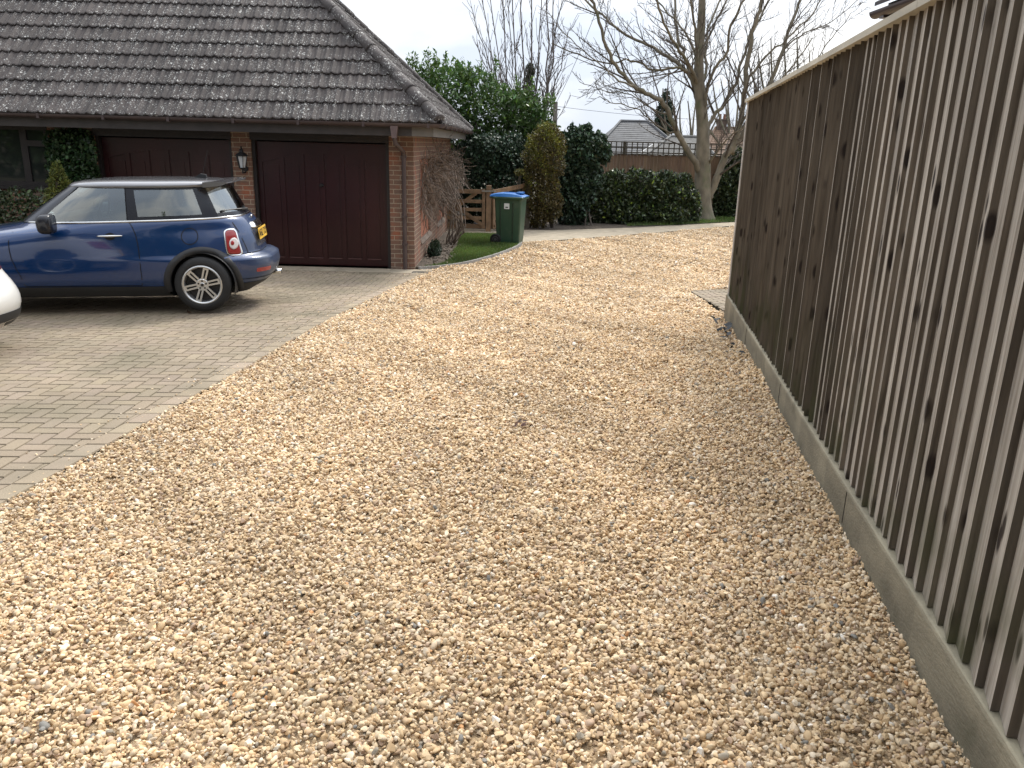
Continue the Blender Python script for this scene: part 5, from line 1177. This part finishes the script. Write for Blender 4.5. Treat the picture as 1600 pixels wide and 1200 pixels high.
def wheel(parent, x, y, z, R, rim, sg, spokes=6, wid=.175):
    mb = MB(); h = wid/2; mb.lathe([(rim-.01, -h+.02), (rim+.012, -h), (R-.06, -h-.004), (R-.018, -h+.012), (R-.004, -h+.03), (R, -h+.05), (R, h-.05), (R-.018, h-.012), (rim, h)], 56, (x, y, z), 'Y', (1,1,1)) if sg < 0 else mb.lathe([(rim, -h), (R-.018, -h+.012), (R, -h+.05), (R, h-.05), (R-.018, h-.012), (R-.06, h+.004), (rim+.012, h), (rim-.01, h-.02)], 56, (x, y, z), 'Y')
    w_ = mb.build('wheel', m_tyre, parent, smooth=True, local=True)
    mb = MB(); f = y + sg*(h-.004)                       # outer face plane
    S = -sg
    mb.lathe([(rim+.008, S*.0), (rim-.004, S*-.006), (rim-.016, S*.002), (rim-.022, S*.02), (rim-.03, S*.11), (rim-.01, S*.14)][::(1 if sg < 0 else -1)], 56, (x, f, z), 'Y')
    cx = Vector((x, f, z))
    for k in range(spokes):
        a0 = 2*math.pi*k/spokes + .22
        for dd in (-1, 1):
            d = Vector((math.cos(a0), 0, math.sin(a0))); n2 = Vector((-math.sin(a0), 0, math.cos(a0)))
            p0 = cx + d*.052 + n2*dd*.017 + Vector((0, S*.022, 0)); p1 = cx + d*(rim-.012) + n2*dd*.021 + Vector((0, S*.010, 0))
            mb.bar(p0, p1, .019, .018, up=(0, 1, 0))
        p0 = cx + d*(rim-.035) + Vector((0, S*.014, 0)); p1 = cx + d*(rim-.012) + Vector((0, S*.010, 0)); mb.bar(p0, p1, .05, .018, up=(0, 1, 0))
    pr_ = [(0, S*.008), (.020, S*.008), (.026, S*.012), (.060, S*.010), (.068, S*.016), (.07, S*.05)]
    mb.lathe(pr_[::(1 if sg < 0 else -1)], 28, (x, f, z), 'Y')
    mb.build('rim', m_alloy, w_, local=True)
    mb = MB(); mb.lathe([(0, S*.07), (rim-.03, S*.07), (rim-.03, S*.075)][::(1 if sg < 0 else -1)], 32, (x, f, z), 'Y')
    for k in range(5):
        a = 2*math.pi*k/5 + .3; mb.lathe([(0, S*.006), (.0095, S*.006), (.010, S*.014)][::(1 if sg < 0 else -1)], 10, (x + .042*math.cos(a), f, z + .042*math.sin(a)), 'Y')
    mb.lathe([(0, S*.0055), (.017, S*.0055), (.018, S*.010)][::(1 if sg < 0 else -1)], 16, (x, f, z), 'Y')
    mb.build('hub', m_black, w_, local=True)
def arch_inner(mb, x, z, R, sg, yo, yi=.45):
    n_ = 28; A = []; Bq = []
    for k in range(n_+1):
        a = math.pi*(-.12 + 1.24*k/n_); A.append(Vector((x+R*math.cos(a), sg*yo, z+R*math.sin(a)))); Bq.append(Vector((x+R*math.cos(a), sg*yi, z+R*math.sin(a))))
    mb.add(A + Bq, [(i, i+1, n_+1+i+1, n_+1+i) for i in range(n_)]); mb.add(Bq, [tuple(range(n_+1))])

yaw = math.radians(8.5)
WC = (3.07, .30)        # rear wheel centre (x, z)
Pw = Vector((-3.456, 8.735, 0)); o_ = Matrix.Rotation(yaw, 3, 'Z') @ Vector((WC[0], -.775, 0)); org = Pw - o_; org.z = float(H(-3.456, 8.7)) + .012
car = empty('blue_car', tuple(org), 'blue three door hatchback with black wheel arches parked before the garage', 'car', rz=yaw)
car.rotation_euler = (0, math.radians(-.5), yaw)
LBd = Body([(.17,.25,3.50,.74,4,4),(.24,.10,3.64,.79,4,3.6),(.34,.04,3.75,.825,3.6,3.5),(.46,0,3.785,.838,3.4,3.4),(.555,.01,3.77,.84,3.4,3.4),(.585,.03,3.72,.84,3.4,3.3),(.60,.04,3.635,.838,3.4,3.2),(.72,.07,3.62,.83,3.2,3.1),(.80,.16,3.60,.822,3,3.0),(.87,.36,3.565,.81,2.8,2.9),(.92,.70,3.53,.795,2.6,2.9),(.955,.98,3.50,.78,2.6,2.9),(.985,1.12,3.46,.758,2.8,2.9)])
GH = Body([(.985,1.06,3.46,.752,2.6,2.5),(1.10,1.24,3.41,.728,2.8,2.5),(1.22,1.43,3.35,.70,3,2.5),(1.33,1.61,3.29,.668,3.2,2.6),(1.352,1.65,3.275,.662,3.2,2.6)])
RF = Body([(1.330,1.615,3.27,.682,3.0,2.8),(1.350,1.625,3.28,.688,3.0,2.8),(1.372,1.665,3.28,.672,3.0,2.8),(1.390,1.75,3.22,.630,3,3),(1.402,1.88,3.12,.54,2.8,3),(1.410,2.1,2.95,.38,2.4,2.6),(1.414,2.4,2.7,.15,2,2)])
W2 = [(WC[0], WC[1]), (WC[0]-2.467, WC[1])]
mb = MB(); body_mesh(mb, LBd, [.27,.30,.33,.36,.39,.42,.45,.48,.51,.535,.555,.57,.585,.60,.63,.66,.69,.72,.75,.78,.81,.84,.87,.895,.92,.94,.955,.97,.985], W2, .355, cap=(False, True)); bodyo = mb.build('body', m_blue, car, smooth=True, local=True)
mb = MB(); body_mesh(mb, Body([(q[0], q[1]-.004, q[2]+.004, q[3]+.006, q[4], q[5]) for q in LBd.sl]), [.165,.19,.22,.25,.275,.285], W2, .355, cap=(True, False)); mb.build('sill', m_cladding, car, smooth=True, local=True)
for sg in (-1, 1):
    for wx, wz in W2:
        mb = MB(); out_ = circ(wx, wz, .405, .405, 44, -14, 198); inn = circ(wx, wz, .335, .335, 44, -14, 198)
        R0 = [Vector((x, sg*LBd.y(x, max(z, .18), .002), z)) for x, z in out_]; R1 = [Vector((wx+(x-wx)*.97, sg*LBd.y(wx+(x-wx)*.97, max(z, .18), .022), wz+(z-wz)*.97)) for x, z in out_]
        R2 = [Vector((x, sg*LBd.y(x, max(z, .18), .024), z)) for x, z in inn]; R3 = [Vector((x, sg*(LBd.y(x, max(z, .18), -.06)), z)) for x, z in inn]; m_ = 44
        fs = []
        for j in range(3):
            for k in range(m_-1): fs.append((j*m_+k, j*m_+k+1, (j+1)*m_+k+1, (j+1)*m_+k))
        if sg > 0: fs = [f[::-1] for f in fs]
        mb.add(R0+R1+R2+R3, fs)
        mb.build('wheel_arch', m_cladding, car, smooth=True, local=True)
mb = MB()
for sg in (-1, 1):
    for wx, wz in W2: arch_inner(mb, wx, wz, .345, sg, .79)
mb.box((.5, -.6, .17), (3.4, .6, .26)); mb.build('underbody', m_black, car, local=True)
for sg in (-1, 1):
    for wx, wz in W2: wheel(car, wx, sg*.745, wz, .302, .208, sg)
# cabin frame: everything of the greenhouse that is not glass
def band(mb, B, fb, ft, z0, z1, off=0, nz=8, nx=8, sg=-1, c=(1,1,1)):
    """flank band between x-lines: fb=(x0,x1) at z0, ft=(x0,x1) at z1"""
    vs = []; 
    for j in range(nz+1):
        f_ = j/nz; z = z0+(z1-z0)*f_; xa = fb[0]+(ft[0]-fb[0])*f_; xb = fb[1]+(ft[1]-fb[1])*f_
        for i in range(nx+1): x = xa+(xb-xa)*i/nx; vs.append(Vector((x, sg*B.y(x, z, off), z)))
    fs = [(j*(nx+1)+i, j*(nx+1)+i+1, (j+1)*(nx+1)+i+1, (j+1)*(nx+1)+i) for j in range(nz) for i in range(nx)]
    if sg > 0: fs = [f[::-1] for f in fs]
    mb.add(vs, fs, c)
Z0, Z1 = .985, 1.352
def fl(z, a, b_): return a + (b_-a)*(z-Z0)/(Z1-Z0)
mb = MB()
for sg in (-1, 1):
    fx = lambda z: GH.at(z)[0]; rxx = lambda z: GH.at(z)[1]
    band(mb, GH, (1.19, 1.40), (1.74, 1.845), Z0, Z1, sg=sg)            # a pillar
    band(mb, GH, (2.34, 2.46), (2.33, 2.42), Z0, Z1, sg=sg)             # b pillar
    band(mb, GH, (3.10, 3.20), (3.00, 3.07), Z0, Z1, sg=sg)           # c pillar
    band(mb, GH, (2.46, 3.10), (2.455, 3.09), Z0, Z0+.045, sg=sg); band(mb, GH, (2.42, 3.01), (2.42, 3.0), Z1-.045, Z1, sg=sg)
    band(mb, GH, (1.40, 2.34), (1.42, 2.34), Z0, Z0+.012, sg=sg); band(mb, GH, (1.82, 2.33), (1.845, 2.33), Z1-.02, Z1, sg=sg)
# rear hatch frame and windscreen frame
def end_band(mb, B, ya, yb, z0, z1, side, nz=8, ny=12):
    vs = []
    for j in range(nz+1):
        z = z0+(z1-z0)*j/nz
        for i in range(ny+1): y = ya(z)+(yb(z)-ya(z))*i/ny; vs.append(Vector((B.x(y, z, 0, side), y, z)))
    fs = [(j*(ny+1)+i, j*(ny+1)+i+1, (j+1)*(ny+1)+i+1, (j+1)*(ny+1)+i) for j in range(nz) for i in range(ny)]
    if side < 0: fs = [f[::-1] for f in fs]
    mb.add(vs, fs)
def yat(z, xb, xt): return GH.y(fl(z, xb, xt), z)
eR = lambda z: yat(z, 3.20, 3.07); eF = lambda z: yat(z, 1.19, 1.74); wR = lambda z: eR(z) - .035; wF = lambda z: eF(z) - .05
for s_ in (-1, 1):
    end_band(mb, GH, lambda z, s_=s_: s_*wR(z), lambda z, s_=s_: s_*eR(z), Z0, Z1, 1); end_band(mb, GH, lambda z, s_=s_: s_*wF(z), lambda z, s_=s_: s_*eF(z), Z0, Z1, -1)
end_band(mb, GH, lambda z: -wR(z), lambda z: wR(z), Z0, Z0+.05, 1, 2); end_band(mb, GH, lambda z: -wR(z), lambda z: wR(z), Z1-.03, Z1, 1, 2); end_band(mb, GH, lambda z: -wF(z), lambda z: wF(z), Z1-.03, Z1, -1, 2)
mb.build('pillars', m_pillar, car, smooth=True, local=True)
for sg in (-1, 1):
    mb = MB(); band(mb, GH, (1.40, 2.34), (1.845, 2.33), Z0+.012, Z1-.02, .0005, sg=sg, nx=16); mb.build('door_glass', m_cglass, car, smooth=True, local=True)
    mb = MB(); band(mb, GH, (2.455, 3.092), (2.425, 3.010), Z0+.045, Z1-.045, .0005, sg=sg, nx=16); mb.build('rear_side_glass', m_cglass, car, smooth=True, local=True)
mb = MB(); end_band(mb, GH, lambda z: -wR(z), lambda z: wR(z), Z0+.05, Z1-.03, 1); mb.build('rear_window', m_cglass, car, smooth=True, local=True)
mb = MB(); end_band(mb, GH, lambda z: -wF(z), lambda z: wF(z), Z0, Z1-.03, -1); mb.build('windscreen', m_cglass, car, smooth=True, local=True)
mb = MB(); body_mesh(mb, RF, [1.330,1.340,1.350,1.361,1.372,1.381,1.390,1.397,1.402,1.407,1.410,1.412,1.414], [], 0, cap=(True, True)); roofo = mb.build('roof', m_roofp, car, smooth=True, local=True)
# spoiler over the rear window
mb = MB(); Rs = []
for k in range(17):
    y = -.60 + 1.20*k/16; e = 1 - .25*(abs(y)/.60)**3; Rs.append([Vector((3.12, y, 1.385)), Vector((3.27, y, 1.392)), Vector((3.30+.10*e, y, 1.386)), Vector((3.305+.10*e, y, 1.374)), Vector((3.28, y, 1.340)), Vector((3.12, y, 1.328))])
loft(mb, Rs); mb.build('spoiler', m_roofp, car, local=True)
mb = MB(); mb.prism([(2.90, -.025, 1.405), (3.05, -.025, 1.40), (3.04, -.025, 1.445), (2.98, -.025, 1.455)], (0, .05, 0)); mb.tube([(3.0, 0, 1.44), (3.08, 0, 1.72)], .0025, 4); mb.build('antenna', m_cladding, car, local=True)
# chrome belt strip, door seams, handle, fuel cap, side marker
for sg in (-1, 1):
    mb = MB(); xs = np.linspace(1.15, 3.33, 60); BB = Body([(z, *LBd.at(.985)) for z in (.9, 1.1)]); mb.tube([(x, sg*BB.y(x, .985, .004), .985) for x in xs], .0125, 8); mb.build('belt_trim', m_chrome, car, smooth=True, local=True)
    mb = MB(); strip(mb, LBd, [(1.20, .97), (1.17, .90), (1.15, .8), (1.15, .7), (1.16, .6), (1.19, .5), (1.22, .42), (1.25, .30)], .008, .004, sg); strip(mb, LBd, [(2.37, .975), (2.40, .93), (2.43, .85), (2.445, .75), (2.45, .65), (2.45, .5), (2.45, .4), (2.44, .30)], .008, .004, sg)
    strip(mb, LBd, [(x, .295) for x in np.linspace(1.25, 2.44, 20)], .008, .004, sg); strip(mb, GH, [(fl(z, 2.345, 2.335), z) for z in np.linspace(.99, 1.35, 10)], .008, .004, sg)
    if sg < 0:
        mf = MB(); C_ = circ(2.97, .815, .082, .082, 40); strip(mf, LBd, C_ + [C_[0]], .008, .004, sg); mf.build('fuel_flap', m_seam, car, local=True)
    mb.build('panel_gap', m_seam, car, local=True)
    mb = MB(); side_patch(mb, LBd, circ(2.17, .835, .055, .040, 24), .001, sg, rings=3); hd = mb.build('handle_recess', m_seam, car, local=True)
    mb = MB(); P = [Vector((2.04 + .26*k/10, sg*(LBd.y(2.04+.26*k/10, .84, .012 + .020*math.sin(math.pi*k/10))), .842)) for k in range(11)]; mb.tube(P, [.006 + .007*math.sin(math.pi*k/10) for k in range(11)], 8); mb.build('door_handle', m_chrome, car, smooth=True, local=True)
    mb = MB(); side_patch(mb, LBd, circ(.98, .80, .032, .024, 24), .010, sg, rings=3); mb.build('side_indicator', m_white, car, smooth=True, local=True)
    mb = MB(); side_patch(mb, LBd, rquad([(.72, .775), (.97, .775), (.97, .83), (.72, .83)], .01), .005, sg, rings=3); mb.build('side_grille', m_cladding, car, local=True)
    # door mirror
    mb = MB(); mc = Vector((1.585, sg*.92, 1.0)); Rs = []
    for k in range(9):
        f_ = k/8; s_ = [.45,.78,.92,.98,1,1,1,.98,.90][k]; Rs.append([mc + Vector((-.075 + .15*f_, .105*s_*spow(math.cos(a), .62), .092*s_*spow(math.sin(a), .62) - .02*(math.sin(a) < 0)*s_)) for a in np.linspace(0, 2*math.pi, 20, endpoint=False)])
    loft(mb, Rs); mb.bar((1.52, sg*.76, .965), (1.57, sg*.90, .955), .06, .04); mb.build('door_mirror', m_pillar, car, smooth=True, local=True)
    # tail lamp wrapping the corner
    tl = [(3.44, .855), (3.40, .83), (3.415, .70), (3.45, .605), (3.50, .59), (3.555, .598), (3.575, .63), (3.555, .72), (3.525, .80), (3.49, .85)]
    tl = rquad([(3.300, .868), (3.330, .60), (3.490, .592), (3.420, .868)], .05)
    lamp_c = (3.385, .728)
    big = [(lamp_c[0]+(x-lamp_c[0])*1.0, lamp_c[1]+(z-lamp_c[1])*1.0) for x, z in tl]; sm_ = [(lamp_c[0]+(x-lamp_c[0])*.84, lamp_c[1]+(z-lamp_c[1])*.92) for x, z in tl]
    mb = MB(); side_patch(mb, LBd, sm_, .008, sg, rings=6); tlo = mb.build('tail_lamp', m_red, car, smooth=True, local=True)
    mb = MB(); side_patch(mb, LBd, big, .010, sg, rings=2, inner=sm_, inner_off=.011); mb.build('lamp_surround', m_chrome, tlo, smooth=True, local=True)
    mb = MB(); side_patch(mb, LBd, circ(3.400, .720, .044, .058, 24), .013, sg, rings=4); mb.build('reversing_lens', m_white, tlo, smooth=True, local=True)
    mb = MB(); side_patch(mb, LBd, circ(3.388, .728, .018, .024, 16), .016, sg, rings=2); mb.build('brake_lens', m_red, tlo, smooth=True, local=True)
    mb = MB(); rear_patch(mb, LBd, rquad([(sg*.36, .40), (sg*.56, .40), (sg*.56, .445), (sg*.36, .445)][::(-1 if sg < 0 else 1)], .015), .006, rings=2); fo_ = mb.build('fog_lamp', m_red, car, local=True)
# hatch seam, bumper seam, plate, handle, badge, wiper, exhaust
mb = MB()
for s_ in (-1, 1): strip(mb, LBd, [(3.33, .985), (3.39, .92), (3.44, .84), (3.485, .74), (3.515, .66), (3.53, .605)], .007, .003, s_)
ysq = np.linspace(-.8, .8, 50); L0 = [Vector((LBd.x(y, .612, .0015), y, .612)) for y in ysq]; L1 = [Vector((LBd.x(y, .603, .0015), y, .603)) for y in ysq]; mb.add(L0+L1, [(i, i+1, 50+i+1, 50+i) for i in range(49)])
strip(mb, LBd, [(3.25, .60), (3.31, .585), (3.40, .59), (3.55, .595)], .006, .0015)
L0 = [Vector((LBd.x(y, .335, .0015), y, .335)) for y in ysq]; L1 = [Vector((LBd.x(y, .328, .0015), y, .328)) for y in ysq]; mb.add(L0+L1, [(i, i+1, 50+i+1, 50+i) for i in range(49)])
mb.build('hatch_gap', m_seam, car, local=True)
ysq = np.linspace(-.66, .66, 50); mb = MB(); mb.tube([(LBd.x(y, .985, .004), y, .985) for y in ysq], .0125, 8); mb.build('rear_trim', m_chrome, car, smooth=True, local=True)
mb = MB(); rear_patch(mb, LBd, rquad([(-.29, .845), (.29, .845), (.24, .905), (-.24, .905)], .03), .028, thick=.025, rings=3); mb.build('hatch_handle', m_chrome, car, smooth=True, local=True)
mb = MB(); rear_patch(mb, LBd, rquad([(-.31, .66), (.31, .66), (.31, .85), (-.31, .85)], .04), .002, rings=3); mb.build('plate_recess', carpaint('blue_grey_recess', (.06, .065, .08), .2, .5), car, local=True)
mb = MB(); px_ = LBd.x(0, .78, .016); mb.prism([(px_+.016, -.26, .725), (px_+.016, .26, .725), (px_, .26, .838), (px_, -.26, .838)], (-.006, 0, 0)); pl = mb.build('number_plate', m_yel, car, local=True)
cu = bpy.data.curves.new('plate_text', 'FONT'); cu.body = 'AF62 TXY'; cu.size = .118; cu.align_x = 'CENTER'; cu.align_y = 'CENTER'; cu.extrude = .0006; cu.materials.append(m_black)
to = bpy.data.objects.new('plate_text', cu); col.objects.link(to); to.parent = pl; slp = math.atan(.016/.113)
Ry = Matrix(((0, -math.sin(slp), math.cos(slp)), (1, 0, 0), (0, math.cos(slp), math.sin(slp)))); to.rotation_euler = Ry.to_euler(); to.location = (px_+.0105, 0, .797)
mb = MB(); mb.lathe([(0, .012), (.022, .012), (.026, 0)], 20, (0, 0, 0), 'Y'); 
for k, v in enumerate(mb.v): mb.v[k] = (LBd.x(0, .945, 0) + v[1], v[0], .945 + v[2])
mb.bar((LBd.x(0, .945, .006), -.065, .948), (LBd.x(0, .945, .006), .065, .948), .006, .014); mb.build('badge', m_chrome, car, local=True)
mb = MB(); wz_ = 1.04; mb.tube([(GH.x(0, wz_, .03), 0, wz_), (GH.x(-.20, wz_+.01, .025), -.20, wz_+.015), (GH.x(-.46, wz_+.02, .012), -.46, wz_+.02)], [.014, .009, .006], 7); mb.bar((GH.x(-.10, wz_, .018), -.08, wz_+.0), (GH.x(-.48, wz_, .012), -.48, wz_+.012), .012, .022); mb.lathe([(0, .04), (.022, .04), (.03, 0)], 12, (GH.x(0, wz_, 0)-.01, 0, wz_-.01), 'Z'); mb.build('rear_wiper', m_black, car, local=True)
for yy in (.42,):
    mb = MB(); mb.lathe([(.032, 0), (.036, .002), (.036, .14), (.0, .141)], 20, (0, 0, 0), 'Z'); 
    for k, v in enumerate(mb.v): mb.v[k] = (3.755 - v[2], yy + v[0], .255 + v[1])
    mb.build('exhaust', m_chrome, car, smooth=True, local=True)
# interior
mb = MB(); mb.box((1.5, -.62, .90), (3.05, .62, .93)); mb.build('floor_trim', m_cabin, car, local=True)
def seat_(x, y, w_, nm='seat'):
    mb = MB(); loft(mb, [rrect(x, x+.16, y-w_/2, y+w_/2, .06, .6), rrect(x+.04, x+.19, y-w_/2, y+w_/2, .06, .85), rrect(x+.12, x+.26, y-w_/2+.03, y+w_/2-.03, .06, 1.10), rrect(x+.15, x+.25, y-w_/2+.08, y+w_/2-.08, .05, 1.17)])
    loft(mb, [rrect(x+.15, x+.25, y-.12, y+.12, .04, 1.19), rrect(x+.14, x+.27, y-.13, y+.13, .05, 1.25), rrect(x+.17, x+.26, y-.11, y+.11, .04, 1.32)]); mb.build(nm, m_cabin, car, smooth=True, local=True)
seat_(2.05, -.36, .50); seat_(2.05, .36, .50); seat_(2.72, -.32, .52); seat_(2.72, .32, .52)
mb = MB(); mb.prism([(1.36, -.58, .93), (1.66, -.58, .93), (1.64, -.58, 1.02), (1.48, -.58, 1.045), (1.38, -.58, 1.0)], (0, 1.16, 0)); mb.build('dashboard', m_cabin, car, local=True)
mb = MB(); P = [Vector((1.74 + .05*math.sin(a), .36 + .18*math.cos(a), 1.0 + .17*math.sin(a))) for a in np.linspace(0, 2*math.pi, 25)]; mb.tube(P, .014, 6, cap=False); mb.build('steering_wheel', m_black, car, local=True)
# the beltline climbs slightly towards the tail
for ch_ in [c_ for c_ in bpy.data.objects if c_.type == 'MESH' and (c_.parent == car or (c_.parent and c_.parent.parent == car))]:
    for v in ch_.data.vertices:
        k_ = float(sm((v.co.z - .60) / .385)); k_ *= 1 - .75 * min(1, max(0, (v.co.z - .985) / .40)); v.co.z += .030 * (v.co.x - 2.5) * k_
# bonnet lid base under windscreen (front is mostly out of frame)
mb = MB(); mb.lathe([(0, .02), (.09, .02), (.115, 0)], 24, (0, 0, 0), 'Z')
for k, v in enumerate(mb.v): mb.v[k] = (.22 - v[2]*1.2, -.52 + v[0], .70 + v[1])
vv = [(x, -y, z) for x, y, z in mb.v]; mb.build('headlight', m_white, car, smooth=True, local=True)
mb2 = MB(); mb2.add(vv, [f[::-1] for f in mb.f]); mb2.build('headlight', m_white, car, smooth=True, local=True)

# white car, only its rear corner stands in the frame
wc = empty('white_car', (-8.655, 6.50, float(H(-6, 5.9)) + .012), 'white car with its rear bumper showing at the left edge of the paving', 'car', rz=math.radians(-2))
m_wp = carpaint('white_paint', (.66, .645, .60), 0, .3)
# local: x 0 front .. 4.3 rear
WB = Body([(.22,.2,4.18,.80,4,6),(.30,.08,4.25,.85,4,6),(.42,.0,4.275,.885,3.6,6),(.50,.0,4.265,.895,3.5,6),(.58,.02,4.22,.90,3.5,6),(.68,.05,4.14,.90,3.3,6),(.80,.12,4.06,.895,3.2,6),(.90,.35,4.01,.88,3,6),(1.0,.75,3.97,.86,2.8,6),(1.06,1.1,3.94,.84,2.8,6)])
WG = Body([(1.06,1.12,3.98,.82,2.8,4),(1.25,1.45,3.86,.76,3,4),(1.45,1.85,3.70,.68,3,4),(1.50,1.98,3.66,.66,3,4)])
WR = Body([(1.49,1.9,3.74,.68,3,4),(1.52,1.92,3.74,.67,3,4),(1.55,2.1,3.6,.58,3,3.5),(1.57,2.4,3.3,.4,2.5,3)])
W3 = [(3.42, .33), (.80, .33)]
mb = MB(); body_mesh(mb, WB, [.36,.39,.42,.45,.48,.52,.56,.60,.64,.68,.72,.76,.80,.85,.90,.95,1.0,1.03,1.06], W3, .39); mb.build('body', m_wp, wc, smooth=True, local=True)
mb = MB(); body_mesh(mb, Body([(q[0], q[1], q[2]+.006, q[3]+.006, q[4], q[5]) for q in WB.sl]), [.29,.31,.34,.37], W3, .39, cap=(False, False)); mb.build('bumper_strip', m_cladding, wc, smooth=True, local=True)
mb = MB(); body_mesh(mb, Body([(q[0], q[1]+.03, q[2]-.03, q[3]-.02, q[4], q[5]) for q in WB.sl]), [.20,.22,.25,.29,.295], W3, .39, cap=(True, False)); mb.build('sill', m_wp, wc, smooth=True, local=True)
mb = MB(); body_mesh(mb, WG, [1.06,1.12,1.18,1.25,1.31,1.38,1.45,1.50], [], 0, cap=(False, False)); mb.build('window_band', m_pillar, wc, smooth=True, local=True)
mb = MB(); body_mesh(mb, WR, [1.49,1.505,1.52,1.535,1.55,1.56,1.57], [], 0, cap=(True, True)); mb.build('roof', m_wp, wc, smooth=True, local=True)
mb = MB()
for sg in (-1, 1):
    for wx, wz in W3: arch_inner(mb, wx, wz, .385, sg, .84)
mb.box((.5, -.65, .20), (3.9, .65, .3)); mb.build('underbody', m_black, wc, local=True)
for sg in (-1, 1):
    for wx, wz in W3: wheel(wc, wx, sg*.79, wz, .335, .225, sg, 5, .2)
    mb = MB(); rear_patch(mb, WB, rquad([(sg*.58, .70), (sg*.80, .72), (sg*.80, .93), (sg*.62, .93)][::(-1 if sg < 0 else 1)], .03), .006); mb.build('tail_lamp', m_red, wc, smooth=True, local=True)
    mb = MB(); rear_patch(mb, WB, rquad([(sg*.35, .235), (sg*.62, .235), (sg*.62, .285), (sg*.35, .285)][::(-1 if sg < 0 else 1)], .015), .004, rings=2); mb.build('exhaust', m_chrome, wc, local=True)
    mb = MB(); rear_patch(mb, WB, rquad([(sg*.38, .245), (sg*.59, .245), (sg*.59, .276), (sg*.38, .276)][::(-1 if sg < 0 else 1)], .012), .007, rings=2); mb.build('exhaust_bore', m_black, wc, local=True)
mb = MB(); rear_patch(mb, WB, rquad([(-.26, .62), (.26, .62), (.26, .73), (-.26, .73)], .01), .006, rings=2); mb.build('number_plate', m_yel, wc, local=True)

# unseen trees added behind the viewpoint to darken reflections in car and doors
bh_ = empty('added_tree_belt', (0, -15, 0), 'unseen belt of trees added behind the viewpoint to darken reflections', 'trees')
leafcloud('foliage', [(x, -15 + (k % 3), 2.6 + .8*math.sin(k*1.7), 2.4, 1.6, 3.2 + .7*math.sin(k*2.3)) for k, x in enumerate(np.arange(-26, 22, 2.2))], 26000, .55, .30, m_laurel, bh_, 91, lump=.12, inner=.3)
stems('stem', bh_, (0, -15, 0), [(0, -15, 2, 3, 1, 2)], m_bark, 6, .15, 2)
